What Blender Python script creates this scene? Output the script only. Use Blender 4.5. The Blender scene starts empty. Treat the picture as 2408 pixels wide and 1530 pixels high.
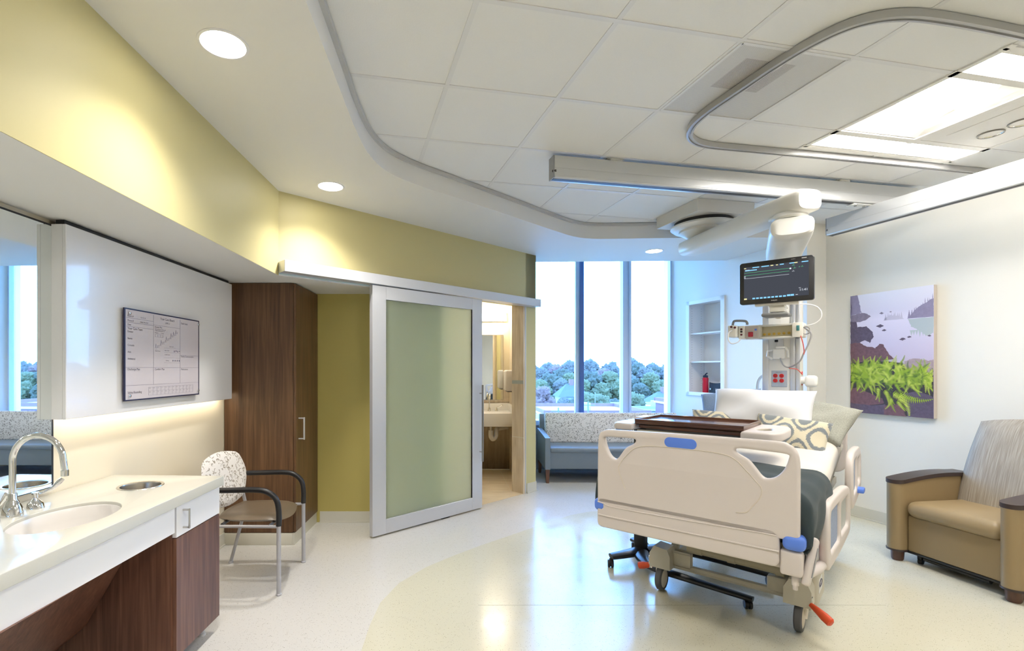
import bpy, bmesh, math, random
from mathutils import Vector, Matrix
from mathutils.geometry import tessellate_polygon
random.seed(7)
PI = math.pi
S = bpy.context.scene
COL = S.collection
# ---------------------------------------------------------------- camera
cam_d = bpy.data.cameras.new('camera'); cam = bpy.data.objects.new('camera', cam_d); COL.objects.link(cam)
cam.location = (0, 0, 1.40); cam.rotation_euler = (PI/2, 0, 0)
cam_d.sensor_fit = 'HORIZONTAL'; cam_d.sensor_width = 36.0
cam_d.lens = 1160.0/2408*36; cam_d.shift_x = 151/2408; cam_d.shift_y = 103/2408
cam_d.clip_start = 0.05; cam_d.clip_end = 1500
S.camera = cam
# ---------------------------------------------------------------- world, exposure
S.view_settings.view_transform = 'Standard'; S.view_settings.look = 'None'
S.view_settings.gamma = 1.0; S.view_settings.use_curve_mapping = False
S.view_settings.exposure = 0.3
W = bpy.data.worlds.new('sky'); S.world = W; W.use_nodes = True
nt = W.node_tree; nt.nodes.clear()
wo = nt.nodes.new('ShaderNodeOutputWorld'); bg = nt.nodes.new('ShaderNodeBackground')
tc = nt.nodes.new('ShaderNodeTexCoord'); sp = nt.nodes.new('ShaderNodeSeparateXYZ'); rp = nt.nodes.new('ShaderNodeValToRGB')
nt.links.new(tc.outputs['Generated'], sp.inputs[0]); nt.links.new(sp.outputs['Z'], rp.inputs[0])
rp.color_ramp.elements[0].position = 0.0; rp.color_ramp.elements[0].color = (0.26, 0.57, 1.0, 1)
rp.color_ramp.elements[1].position = 0.6; rp.color_ramp.elements[1].color = (0.17, 0.43, 1.0, 1)
nt.links.new(rp.outputs[0], bg.inputs['Color']); bg.inputs['Strength'].default_value = 14.0
nt.links.new(bg.outputs[0], wo.inputs[0])
SKY_PORTAL = None
# strengths of the room's lamps
L_DOWN = 30.0; L_TROFFER = 38.0; L_STRIP = 30.0; WARM = (1.0, 0.95, 0.88)

# ---------------------------------------------------------------- materials
def srgb(r, g, b):
    f = lambda c: (c/255/12.92) if c <= 10 else ((c/255+0.055)/1.055)**2.4
    return (f(r), f(g), f(b))
_m = {}
def mat(name, col, rough=0.5, metal=0.0, spec=0.5, noise=0.0, scale=20, bump=0.0, bscale=80, coat=0.0, emit=None, es=0.0, sheen=0.0, trans=0.0):
    if name in _m: return _m[name]
    m = bpy.data.materials.new(name); m.use_nodes = True; _m[name] = m
    N = m.node_tree.nodes; L = m.node_tree.links; b = N['Principled BSDF']
    b.inputs['Base Color'].default_value = (*col, 1); b.inputs['Roughness'].default_value = rough
    b.inputs['Metallic'].default_value = metal; b.inputs['Specular IOR Level'].default_value = spec
    b.inputs['Coat Weight'].default_value = coat; b.inputs['Sheen Weight'].default_value = sheen
    b.inputs['Transmission Weight'].default_value = trans
    if emit: b.inputs['Emission Color'].default_value = (*emit, 1); b.inputs['Emission Strength'].default_value = es
    if noise or bump:
        t = N.new('ShaderNodeTexCoord')
    if noise:
        n = N.new('ShaderNodeTexNoise'); n.inputs['Scale'].default_value = scale; n.inputs['Detail'].default_value = 4
        L.new(t.outputs['Object'], n.inputs['Vector'])
        x = N.new('ShaderNodeMix'); x.data_type = 'RGBA'
        x.inputs[6].default_value = (*[c*(1-noise) for c in col], 1); x.inputs[7].default_value = (*[min(1, c*(1+noise)) for c in col], 1)
        L.new(n.outputs['Fac'], x.inputs[0]); L.new(x.outputs[2], b.inputs['Base Color'])
    if bump:
        n2 = N.new('ShaderNodeTexNoise'); n2.inputs['Scale'].default_value = bscale; n2.inputs['Detail'].default_value = 3
        L.new(t.outputs['Object'], n2.inputs['Vector'])
        bp = N.new('ShaderNodeBump'); bp.inputs['Strength'].default_value = bump; bp.inputs['Distance'].default_value = 0.004
        L.new(n2.outputs['Fac'], bp.inputs['Height']); L.new(bp.outputs[0], b.inputs['Normal'])
    return m
def nodes(m): return m.node_tree.nodes, m.node_tree.links, m.node_tree.nodes['Principled BSDF']
def ramp(N, stops, interp='LINEAR'):
    r = N.new('ShaderNodeValToRGB'); cr = r.color_ramp; cr.interpolation = interp
    while len(cr.elements) < len(stops): cr.elements.new(0.5)
    for e, (p, c) in zip(cr.elements, stops): e.position = p; e.color = (*c, 1) if len(c) == 3 else c
    return r
def objmap(N, L, scale=(1, 1, 1), rot=(0, 0, 0)):
    t = N.new('ShaderNodeTexCoord'); mp = N.new('ShaderNodeMapping')
    mp.inputs['Scale'].default_value = scale; mp.inputs['Rotation'].default_value = rot
    L.new(t.outputs['Object'], mp.inputs[0]); return mp
def wood(name, c0, c1, c2, scale=(60, 60, 2.2), rough=0.38, rot=(0, 0, 0)):
    m = mat(name, c1, rough); N, L, b = nodes(m)
    mp = objmap(N, L, scale, rot)
    n = N.new('ShaderNodeTexNoise'); n.inputs['Scale'].default_value = 1.0; n.inputs['Detail'].default_value = 6; n.inputs['Distortion'].default_value = 0.6
    L.new(mp.outputs[0], n.inputs['Vector'])
    mp2 = objmap(N, L, (scale[0]*.18, scale[1]*.18, scale[2]*.35), rot)
    n2 = N.new('ShaderNodeTexNoise'); n2.inputs['Scale'].default_value = 1.0; n2.inputs['Detail'].default_value = 2
    L.new(mp2.outputs[0], n2.inputs['Vector'])
    mx = N.new('ShaderNodeMath'); mx.operation = 'MULTIPLY_ADD'; mx.inputs[1].default_value = 0.65
    L.new(n.outputs['Fac'], mx.inputs[0])
    mm = N.new('ShaderNodeMath'); mm.operation = 'MULTIPLY'; mm.inputs[1].default_value = 0.35; L.new(n2.outputs['Fac'], mm.inputs[0]); L.new(mm.outputs[0], mx.inputs[2])
    r = ramp(N, [(0.33, c0), (0.5, c1), (0.66, c2)]); L.new(mx.outputs[0], r.inputs[0]); L.new(r.outputs[0], b.inputs['Base Color'])
    return m
WHITE = mat('white_paint', (0.80, 0.79, 0.76), 0.6)
BACKW = mat('cool_white_paint', (0.80, 0.80, 0.79), 0.6)
CREAM = mat('cream_wall_paint', (0.78, 0.755, 0.69), 0.55)
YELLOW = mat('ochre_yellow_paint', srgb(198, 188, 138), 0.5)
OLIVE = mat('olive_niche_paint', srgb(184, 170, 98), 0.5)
TILE = mat('acoustic_tile', (0.78, 0.78, 0.77), 0.85, noise=0.02, scale=120, bump=0.12, bscale=180)
TBAR = mat('grid_bar_enamel', (0.72, 0.72, 0.72), 0.45)
SOFFIT = mat('soffit_paint', (0.74, 0.735, 0.72), 0.6)
TRIMG = mat('ceiling_edge_metal', (0.50, 0.50, 0.50), 0.4)
BASEB = mat('vinyl_cove_base', (0.62, 0.60, 0.52), 0.45)
ALU = mat('satin_aluminium', (0.66, 0.67, 0.70), 0.32, 0.75)
ALUW = mat('silver_powder_coat', (0.62, 0.63, 0.66), 0.34, 0.45)
CHROME = mat('chrome', (0.82, 0.82, 0.83), 0.06, 1.0)
STEEL = mat('brushed_steel', (0.6, 0.58, 0.55), 0.25, 1.0)
DARK = mat('black_plastic', (0.012, 0.012, 0.014), 0.38)
DGREY = mat('dark_grey_plastic', (0.06, 0.06, 0.065), 0.45)
BEIGE = mat('bed_beige_plastic', srgb(207, 198, 193), 0.42)
BEIGE2 = mat('frame_beige_enamel', srgb(190, 184, 168), 0.45)
IVORY = mat('boom_ivory_enamel', srgb(224, 222, 216), 0.35)
LAMW = mat('white_gloss_laminate', (0.74, 0.74, 0.76), 0.16, coat=0.3)
LAMF = mat('white_drawer_laminate', (0.78, 0.78, 0.80), 0.35)
BLUE = mat('blue_plastic', srgb(88, 128, 222), 0.45)
REDP = mat('red_pedal_plastic', srgb(214, 78, 38), 0.5, noise=0.12, scale=30)
MIRROR = mat('mirror_glass', (0.86, 0.90, 0.89), 0.01, 1.0)
COUNTER = mat('solid_surface_top', srgb(200, 199, 190), 0.22, noise=0.03, scale=200)
BASIN = mat('basin_ceramic', (0.74, 0.71, 0.68), 0.15)
WALNUT = wood('walnut_laminate', srgb(76, 49, 38), srgb(102, 68, 53), srgb(124, 87, 68))
WALNUT2 = wood('walnut_wardrobe_laminate', srgb(70, 47, 32), srgb(93, 66, 44), srgb(113, 82, 56))
def emis(name, col, s):
    m = bpy.data.materials.new(name); m.use_nodes = True; N = m.node_tree.nodes; N.clear()
    o = N.new('ShaderNodeOutputMaterial'); e = N.new('ShaderNodeEmission'); e.inputs[0].default_value = (*col, 1); e.inputs[1].default_value = s
    m.node_tree.links.new(e.outputs[0], o.inputs[0]); return m

# ---------------------------------------------------------------- mesh building
def T(x=0, y=0, z=0, rx=0, ry=0, rz=0):
    return Matrix.Translation((x, y, z)) @ Matrix.Rotation(rz, 4, 'Z') @ Matrix.Rotation(ry, 4, 'Y') @ Matrix.Rotation(rx, 4, 'X')
class B:
    def __init__(s): s.bm = bmesh.new()
    def _new(s, verts, M, mi):
        fs = set()
        for v in verts:
            if M is not None: v.co = M @ v.co
            for f in v.link_faces: fs.add(f)
        for f in fs: f.material_index = mi
        return verts
    def box(s, x0, x1, y0, y1, z0, z1, bev=0.0, seg=2, M=None, mi=0):
        r = bmesh.ops.create_cube(s.bm, size=1.0)
        vs = r['verts']
        for v in vs:
            v.co = Vector(((x0+x1)/2+v.co.x*(x1-x0), (y0+y1)/2+v.co.y*(y1-y0), (z0+z1)/2+v.co.z*(z1-z0)))
        if bev > 0:
            bev = min(bev, 0.49*min(abs(x1-x0), abs(y1-y0), abs(z1-z0)))
            es = list({e for v in vs for e in v.link_edges})
            k = bmesh.ops.bevel(s.bm, geom=es, offset=bev, segments=seg, affect='EDGES', profile=0.5)
            vs = list({v for f in k['faces'] for v in f.verts} | {v for v in vs if v.is_valid})
        s._new(vs, M, mi); return s
    def poly(s, pts, mi=0, M=None):           # planar 3-D polygon, may be concave
        vs = [s.bm.verts.new(p if M is None else M @ Vector(p)) for p in pts]
        for t in tessellate_polygon([[Vector(p) for p in pts]]):
            try: f = s.bm.faces.new([vs[i] for i in t]); f.material_index = mi
            except ValueError: pass
        return s
    def prism(s, pts, z0, z1, M=None, mi=0):  # 2-D outline extruded along z
        n = len(pts)
        a = [s.bm.verts.new((p[0], p[1], z0)) for p in pts]; b = [s.bm.verts.new((p[0], p[1], z1)) for p in pts]
        fs = []
        for t in tessellate_polygon([[Vector((p[0], p[1], 0)) for p in pts]]):
            fs.append(s.bm.faces.new([a[i] for i in t])); fs.append(s.bm.faces.new([b[i] for i in reversed(t)]))
        for i in range(n):
            j = (i+1) % n; fs.append(s.bm.faces.new([a[i], a[j], b[j], b[i]]))
        for f in fs: f.material_index = mi
        if M is not None:
            for v in a+b: v.co = M @ v.co
        return s
    def lathe(s, prof, seg=32, M=None, mi=0, cap=True):   # prof: (radius, z)
        rings = []
        for r, z in prof:
            rings.append([s.bm.verts.new((r*math.cos(2*PI*k/seg), r*math.sin(2*PI*k/seg), z)) for k in range(seg)])
        for a, b in zip(rings, rings[1:]):
            for k in range(seg):
                f = s.bm.faces.new([a[k], a[(k+1) % seg], b[(k+1) % seg], b[k]]); f.material_index = mi
        if cap:
            for r in (rings[0], rings[-1]):
                try: f = s.bm.faces.new(r); f.material_index = mi
                except ValueError: pass
        if M is not None:
            for r in rings:
                for v in r: v.co = M @ v.co
        return s
    def tube(s, path, r, seg=12, mi=0, M=None, closed=False, sx=1.0):
        P = [Vector(p) for p in path]; n = len(P); rings = []
        rad = r if isinstance(r, (list, tuple)) else [r]*n
        up = None
        for i in range(n):
            if closed: t = (P[(i+1) % n]-P[i-1]).normalized()
            else: t = (P[min(i+1, n-1)]-P[max(i-1, 0)]).normalized()
            if up is None:
                up = Vector((0, 0, 1)) if abs(t.z) < 0.9 else Vector((1, 0, 0))
            up = (up - t*up.dot(t))
            if up.length < 1e-6: up = t.orthogonal()
            up.normalize(); sd = t.cross(up)
            rings.append([s.bm.verts.new(P[i]+(up*math.cos(2*PI*k/seg)+sd*sx*math.sin(2*PI*k/seg))*rad[i]) for k in range(seg)])
        rr = rings+[rings[0]] if closed else rings
        for a, b in zip(rr, rr[1:]):
            for k in range(seg):
                f = s.bm.faces.new([a[k], a[(k+1) % seg], b[(k+1) % seg], b[k]]); f.material_index = mi
        if not closed:
            for q in (rings[0], rings[-1]): f = s.bm.faces.new(q); f.material_index = mi
        if M is not None:
            for q in rings:
                for v in q: v.co = M @ v.co
        return s
    def sweep(s, path, prof, mi=0, closed=False):        # prof in (side, up) at every path point, level path
        P = [Vector(p) for p in path]; n = len(P); rings = []
        for i in range(n):
            t = (P[min(i+1, n-1)]-P[max(i-1, 0)]); t.z = 0; t.normalize()
            sd = Vector((t.y, -t.x, 0))
            rings.append([s.bm.verts.new(P[i]+sd*a+Vector((0, 0, b))) for a, b in prof])
        m = len(prof)
        for a, b in zip(rings, rings[1:]):
            for k in range(m):
                f = s.bm.faces.new([a[k], a[(k+1) % m], b[(k+1) % m], b[k]]); f.material_index = mi
        for q in (rings[0], rings[-1]):
            f = s.bm.faces.new(q); f.material_index = mi
        return s
    def ball(s, c, r, seg=16, M=None, mi=0, sc=(1, 1, 1)):
        k = bmesh.ops.create_uvsphere(s.bm, u_segments=seg, v_segments=max(6, seg//2), radius=1.0)
        rr = r if isinstance(r, (tuple, list)) else (r, r, r)
        for v in k['verts']: v.co = Vector((c[0]+v.co.x*rr[0], c[1]+v.co.y*rr[1], c[2]+v.co.z*rr[2]))
        s._new(k['verts'], M, mi); return s
    def grid(s, nu, nv, fn, mi=0, M=None, closeu=False):
        vs = [[s.bm.verts.new(fn(i/nu, j/nv) if M is None else M @ Vector(fn(i/nu, j/nv))) for j in range(nv+1)] for i in range(nu+(0 if closeu else 1))]
        k = len(vs)
        for i in range(nu):
            for j in range(nv):
                f = s.bm.faces.new([vs[i][j], vs[(i+1) % k][j], vs[(i+1) % k][j+1], vs[i][j+1]]); f.material_index = mi
        return s
    def frommesh(s, me, M=None, mi=0):
        n0 = len(s.bm.verts); f0 = len(s.bm.faces)
        s.bm.from_mesh(me); s.bm.verts.ensure_lookup_table(); s.bm.faces.ensure_lookup_table()
        for v in s.bm.verts[n0:]:
            if M is not None: v.co = M @ v.co
        for f in s.bm.faces[f0:]: f.material_index = mi
        return s
    def text(s, txt, M, size=0.02, mi=0, ext=0.0, align='LEFT', font=None):
        c = bpy.data.curves.new('t', 'FONT'); c.body = txt; c.size = size; c.extrude = ext; c.align_x = align
        c.resolution_u = 2
        o = bpy.data.objects.new('t', c); COL.objects.link(o)
        dg = bpy.context.evaluated_depsgraph_get(); me = bpy.data.meshes.new_from_object(o.evaluated_get(dg))
        s.frommesh(me, M, mi)
        bpy.data.objects.remove(o); bpy.data.curves.remove(c); bpy.data.meshes.remove(me); return s
    def plate(s, loops, thick, bev, M, mi=0, res=3):     # 2-D outline with holes -> bevelled plate, in its xy plane
        c = bpy.data.curves.new('p', 'CURVE'); c.dimensions = '2D'; c.fill_mode = 'BOTH'
        c.extrude = max(0.0005, thick/2-bev); c.bevel_depth = bev; c.bevel_resolution = res; c.offset = -bev
        for lp in loops:
            sp = c.splines.new('POLY'); sp.points.add(len(lp)-1); sp.use_cyclic_u = True
            for q, p in zip(sp.points, lp): q.co = (p[0], p[1], 0, 1)
        o = bpy.data.objects.new('p', c); COL.objects.link(o)
        dg = bpy.context.evaluated_depsgraph_get(); me = bpy.data.meshes.new_from_object(o.evaluated_get(dg))
        s.frommesh(me, M, mi)
        bpy.data.objects.remove(o); bpy.data.curves.remove(c); bpy.data.meshes.remove(me); return s
def obj(name, b, mats, parent=None, smooth=35, **props):
    bm = b.bm
    bmesh.ops.remove_doubles(bm, verts=bm.verts[:], dist=1e-5)
    bmesh.ops.recalc_face_normals(bm, faces=bm.faces[:])
    for f in bm.faces: f.smooth = bool(smooth)
    if smooth:
        a = math.radians(smooth)
        for e in bm.edges:
            if len(e.link_faces) == 2 and e.calc_face_angle(0) > a: e.smooth = False
    me = bpy.data.meshes.new(name); bm.to_mesh(me); bm.free()
    for m in (mats if isinstance(mats, (list, tuple)) else [mats]): me.materials.append(m)
    o = bpy.data.objects.new(name, me); COL.objects.link(o)
    if parent: o.parent = parent
    for k, v in props.items(): o[k] = v
    return o
def struct(name, b, mats, smooth=35): return obj(name, b, mats, None, smooth, kind='structure')
def thing(name, label, cat, loc=(0, 0, 0), rz=0, group=None):
    o = bpy.data.objects.new(name, None); COL.objects.link(o); o.location = loc; o.rotation_euler = (0, 0, rz)
    o.empty_display_size = 0.1
    o['label'] = label; o['category'] = cat
    if group: o['group'] = group
    return o
def tag(o, label, cat, group=None, kind=None):
    o['label'] = label; o['category'] = cat
    if group: o['group'] = group
    if kind: o['kind'] = kind
    return o
def dup(root, loc, rz=None, label=None):
    r = root.copy(); COL.objects.link(r); r.location = loc
    if rz is not None: r.rotation_euler = (0, 0, rz)
    if label: r['label'] = label
    for ch in list(root.children):
        c = ch.copy(); COL.objects.link(c); c.parent = r
        for g in ch.children:
            d = g.copy(); COL.objects.link(d); d.parent = c
    return r
def smooth_path(pts, n=6, closed=False):
    P = [Vector(p) for p in pts]; out = []; k = len(P)
    for i in range(k if closed else k-1):
        g = (lambda j: P[j % k]) if closed else (lambda j: P[max(0, min(k-1, j))])
        a, b, c, d = g(i-1), g(i), g(i+1), g(i+2)
        for q in range(n):
            t = q/n
            out.append(0.5*((2*b)+(c-a)*t+(2*a-5*b+4*c-d)*t*t+(3*b-a-3*c+d)*t**3))
    if not closed: out.append(P[-1])
    return out
def rrect(x0, x1, y0, y1, r, n=6):
    o = []
    for cx, cy, a in ((x1-r, y1-r, 0), (x0+r, y1-r, 90), (x0+r, y0+r, 180), (x1-r, y0+r, 270)):
        for k in range(n+1):
            t = math.radians(a+90*k/n); o.append((cx+r*math.cos(t), cy+r*math.sin(t)))
    return o
def wallseg(b, p, q, z0, z1, th, side=1, mi=0):   # wall from p to q, th thick away from the room
    d = Vector((q[0]-p[0], q[1]-p[1])); n = Vector((-d.y, d.x)).normalized()*th*side
    b.prism([p, q, (q[0]+n.x, q[1]+n.y), (p[0]+n.x, p[1]+n.y)], z0, z1, mi=mi)
# ================================================================ the room
ZS, ZG, ZA = 2.71, 2.866, 2.09           # soffit, grid ceiling, alcove ceiling
WL = lambda y: -1.785+0.034*(y-3.93)     # left wall
BH = lambda y: -1.243+0.025*(y-3.624)    # face of the bulkhead above the alcove
RW = lambda y: 3.82+0.236*(4.985-y)      # right wall
BW = lambda y: 3.352-0.236*(y-5.936)     # wall with the shelf niche
WY = lambda x: 6.93-0.034*(x-1.0)        # window wall
C0 = Vector((-1.243, 3.624)); C1 = Vector((1.015, 5.687))
DD = (C1-C0).normalized(); DN = Vector((DD.y, -DD.x))
def dw(t, off=0.0): p = C0+DD*t+DN*off; return (p.x, p.y)
YB = -2.6
# floor with two colours of vinyl
def floor_mat(name, base, spot):
    m = mat(name, base, 0.13, spec=0.5); N, L, b = nodes(m)
    mp = objmap(N, L)
    v = N.new('ShaderNodeTexVoronoi'); v.inputs['Scale'].default_value = 120; L.new(mp.outputs[0], v.inputs['Vector'])
    r = ramp(N, [(0.0, (1, 1, 1)), (0.16, (1, 1, 1)), (0.24, (0, 0, 0))]); L.new(v.outputs['Distance'], r.inputs[0])
    n = N.new('ShaderNodeTexNoise'); n.inputs['Scale'].default_value = 40; L.new(mp.outputs[0], n.inputs['Vector'])
    r2 = ramp(N, [(0.42, (0, 0, 0)), (0.60, (1, 1, 1))]); L.new(n.outputs['Fac'], r2.inputs[0])
    mu = N.new('ShaderNodeMath'); mu.operation = 'MULTIPLY'; L.new(r.outputs[0], mu.inputs[0]); L.new(r2.outputs[0], mu.inputs[1])
    x = N.new('ShaderNodeMix'); x.data_type = 'RGBA'; x.inputs[6].default_value = (*base, 1); x.inputs[7].default_value = (*spot, 1)
    L.new(mu.outputs[0], x.inputs[0]); L.new(x.outputs[2], b.inputs['Base Color'])
    n3 = N.new('ShaderNodeTexNoise'); n3.inputs['Scale'].default_value = 6; n3.inputs['Detail'].default_value = 5; L.new(mp.outputs[0], n3.inputs['Vector'])
    r3 = ramp(N, [(0.3, (0.14, 0.14, 0.14)), (0.7, (0.24, 0.24, 0.24))]); L.new(n3.outputs['Fac'], r3.inputs[0]); L.new(r3.outputs[0], b.inputs['Roughness'])
    return m
FL1 = floor_mat('floor_vinyl_pale_grey', srgb(206, 204, 200), srgb(122, 116, 108))
FL2 = floor_mat('floor_vinyl_cream', srgb(204, 200, 180), srgb(130, 120, 98))
b = B(); b.box(-3.0, 6.2, YB-0.2, 7.2, -0.25, 0.0); struct('floor', b, FL1)
arc = [(-0.43, YB)]+[(-0.43, 1.6), (-0.43, 2.45), (-0.427, 2.70), (-0.405, 2.96), (-0.32, 3.23), (-0.155, 3.49), (0.055, 3.72), (0.26, 3.92), (0.45, 4.09), (0.904, 4.50), (1.18, 4.74), (1.40, 4.86), (1.7, 4.90), (2.3, 4.88), (3.55, 4.86)]
b = B(); b.poly([(p[0], p[1], 0.0006) for p in arc]+[(RW(4.86)-0.02, 4.86, 0.0006), (RW(YB)-0.02, YB, 0.0006)]); struct('floor_inlay', b, FL2, 0)
seam = mat('seam_filler', srgb(150, 145, 128), 0.6)
b = B(); b.box(0.18, 2.6, 2.928, 2.9295, 0.0006, 0.0012, M=T(0, 0, 0)); struct('trim_1', b, seam)
# grid ceiling (tiles and bars in the tiles' own direction)
GTH = 0.2017; GO = (0.1173, 1.9524); GS = 0.6096
def gp(i, j): return (GO[0]+GS*(i*math.cos(GTH)-j*math.sin(GTH)), GO[1]+GS*(i*math.sin(GTH)+j*math.cos(GTH)))
HOLES = [(2, 3, 0, 1), (4, 6, -0.333, 1.333)]
b = B()
for i in range(-7, 11):
    for j in range(-9, 6):
        if (i, j) in ((2, 0), (4, 0), (5, 0), (4, 1), (5, 1), (4, -1), (5, -1)): continue
        b.poly([(*gp(i, j), ZG), (*gp(i+1, j), ZG), (*gp(i+1, j+1), ZG), (*gp(i, j+1), ZG)])
for i in (4, 5):
    b.poly([(*gp(i, 1.333), ZG), (*gp(i+1, 1.333), ZG), (*gp(i+1, 2), ZG), (*gp(i, 2), ZG)])
    b.poly([(*gp(i, -1), ZG), (*gp(i+1, -1), ZG), (*gp(i+1, -0.333), ZG), (*gp(i, -0.333), ZG)])
b.box(-3.0, 6.2, YB-0.2, 7.2, 3.10, 3.2)
struct('ceiling', b, TILE, 0)
b = B(); hw = 0.012
RG = Matrix.Translation((GO[0], GO[1], 0)) @ Matrix.Rotation(GTH, 4, 'Z')
for i in range(-7, 11):
    segs = [(-9, 6)] if i != 5 else [(-9, -0.333), (1.333, 6)]
    if i in (4, 6): segs = [(-9, 6)]
    for a, c in segs: b.box(i*GS-hw, i*GS+hw, a*GS, c*GS, ZG-0.003, ZG+0.02, M=RG)
for j in range(-9, 7):
    segs = [(-7, 10)] if j not in (0, 1) else [(-7, 4), (6, 10)]
    for a, c in segs: b.box(a*GS, c*GS, j*GS-hw, j*GS+hw, ZG-0.0035, ZG+0.02, M=RG)
struct('trim_2', b, TBAR, 0)
# lowered soffit with its curved edge
curve = smooth_path([(-0.505, YB, 0), (-0.505, 0.5, 0), (-0.505, 2.2, 0), (-0.503, 2.70, 0), (-0.478, 3.02, 0), (-0.40, 3.27, 0), (-0.24, 3.48, 0), (-0.04, 3.67, 0), (0.26, 3.95, 0), (0.80, 4.465, 0), (1.05, 4.70, 0), (1.22, 4.85, 0), (1.38, 4.935, 0), (1.60, 4.955, 0), (2.2, 4.925, 0), (2.9, 4.91, 0), (3.585, 4.90, 0)], 6)
outer = [(3.60, 4.9), (3.80, 5.2), (BW(5.93)+0.1, 5.94), (BW(5.93), 5.94), (1.0, 6.03), (C1.x-0.02, C1.y+0.3), dw(3.03, -0.05), (C0.x-0.05, C0.y+0.02), (BH(YB)-0.05, YB)]
b = B(); b.prism([(p.x, p.y) for p in curve]+outer, ZS, ZG-0.006); struct('ceiling_soffit', b, SOFFIT, 30)
b = B(); b.sweep([(p.x, p.y, 0) for p in curve[6:]], [(-0.002, ZG-0.03), (0.022, ZG-0.03), (0.022, ZG-0.004), (-0.002, ZG-0.004)]); struct('trim_3', b, TRIMG)
# left: bulkhead, alcove ceiling, wall
b = B()
b.prism([(BH(YB), YB), (C0.x, C0.y), (C0.x-0.08, C0.y+0.02), (BH(YB)-0.08, YB)], ZA+0.001, ZG+0.2, mi=0)
p0, p1 = dw(0), dw(3.058)
q0, q1 = dw(0.0, -0.13), dw(3.058, -0.13)
b.prism([p0, p1, q1, q0], ZA+0.03, ZG+0.2)
struct('wall_bulkhead', b, YELLOW)
b = B(); b.prism([(BH(YB)-0.003, YB), (C0.x-0.003, C0.y), dw(0.0, -0.004), dw(1.33, -0.004), (-0.27, 4.55), (-1.9, 4.55), (-2.1, YB)], ZA, ZA+0.012); struct('ceiling_alcove', b, SOFFIT)
b = B(); b.prism([(WL(YB), YB), (WL(4.7), 4.7), (WL(4.7)-0.12, 4.7), (WL(YB)-0.12, YB)], 0, ZA+0.2); struct('wall_left', b, mat('alcove_wall_paint', srgb(226, 217, 196), 0.55))
# niche back wall (a deeper olive than the bulkhead) and door wall
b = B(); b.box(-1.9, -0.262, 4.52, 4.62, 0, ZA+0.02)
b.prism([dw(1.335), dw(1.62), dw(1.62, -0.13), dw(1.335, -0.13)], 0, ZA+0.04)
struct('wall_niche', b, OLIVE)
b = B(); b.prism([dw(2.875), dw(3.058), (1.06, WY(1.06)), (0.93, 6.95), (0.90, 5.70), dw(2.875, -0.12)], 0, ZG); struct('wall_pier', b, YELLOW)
# window wall
xr = BW(6.87)
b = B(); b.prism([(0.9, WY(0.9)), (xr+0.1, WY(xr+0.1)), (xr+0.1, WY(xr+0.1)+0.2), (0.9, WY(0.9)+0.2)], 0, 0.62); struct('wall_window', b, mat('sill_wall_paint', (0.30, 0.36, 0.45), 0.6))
# shelf-niche wall, corner and right wall
b = B()
Y0, Y1 = 5.969, 6.581                     # the niche
Z0, Z1 = 1.07, 2.283
def bwseg(b, ya, yb, z0, z1, th=0.12): wallseg(b, (BW(ya), ya), (BW(yb), yb), z0, z1, th, side=-1)
bwseg(b, 4.93, Y0, 0, 3.1); bwseg(b, Y1, 7.05, 0, 3.1); bwseg(b, Y0, Y1, 0, Z0); bwseg(b, Y0, Y1, Z1, 3.1)
struct('wall_shelf', b, BACKW)
b = B(); b.prism([(BW(4.93), 4.93), (3.83, 4.985), (4.3, 5.1), (BW(4.93)+0.1, 5.2)], 0, ZG+0.02)
struct('wall_corner', b, CREAM)
b = B(); b.prism([(3.82, 4.985), (RW(YB), YB), (RW(YB)+0.15, YB), (3.97, 5.05)], 0, ZG+0.02); struct('wall_right', b, CREAM)
b = B(); b.box(-3, 6.3, YB-0.15, YB, 0, 3.1); struct('wall_back', b, CREAM)
# baseboards
def bb(name, p, q, h=0.10, side=1, z0=0.0):
    b = B(); wallseg(b, p, q, z0, z0+h, 0.008, side); wallseg(b, p, q, z0, z0+0.012, 0.018, side); struct(name, b, BASEB)
bb('baseboard_right', (3.82, 4.985), (RW(YB), YB), 0.105, -1)
bb('baseboard_niche', (-1.17, 4.52), (-0.27, 4.52), 0.10, -1)
bb('baseboard_pier', dw(2.89), dw(3.058), 0.11, -1)
bb('baseboard_pier_side', (C1.x, C1.y), (1.06, WY(1.06)), 0.11, -1)
bb('baseboard_left', (WL(2.7), 2.7), (WL(3.93), 3.93), 0.10, -1)
bb('baseboard_shelf', (BW(6.87), 6.87), (BW(4.93), 4.93), 0.105, -1)
bb('baseboard_corner', (BW(4.93), 4.93), (3.82, 4.985), 0.105, -1)
# windows: panes and mullions
G = bpy.data.materials.new('window_glass'); G.use_nodes = True; N = G.node_tree.nodes; N.clear(); L = G.node_tree.links
o_ = N.new('ShaderNodeOutputMaterial'); tr = N.new('ShaderNodeBsdfTransparent'); gl = N.new('ShaderNodeBsdfGlossy'); mx = N.new('ShaderNodeMixShader'); fr = N.new('ShaderNodeFresnel')
tr.inputs[0].default_value = (0.93, 0.97, 1.0, 1); gl.inputs['Roughness'].default_value = 0.01; fr.inputs[0].default_value = 1.25
L.new(fr.outputs[0], mx.inputs[0]); L.new(tr.outputs[0], mx.inputs[1]); L.new(gl.outputs[0], mx.inputs[2]); L.new(mx.outputs[0], o_.inputs[0])
MULD = mat('backlit_blue_mullion', srgb(70, 100, 160), 0.4); MULW = mat('white_mullion', srgb(196, 214, 236), 0.4)  # blue anodised tone, darkened in the colour for the backlit room side
RWn = math.atan(-0.034)
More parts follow.
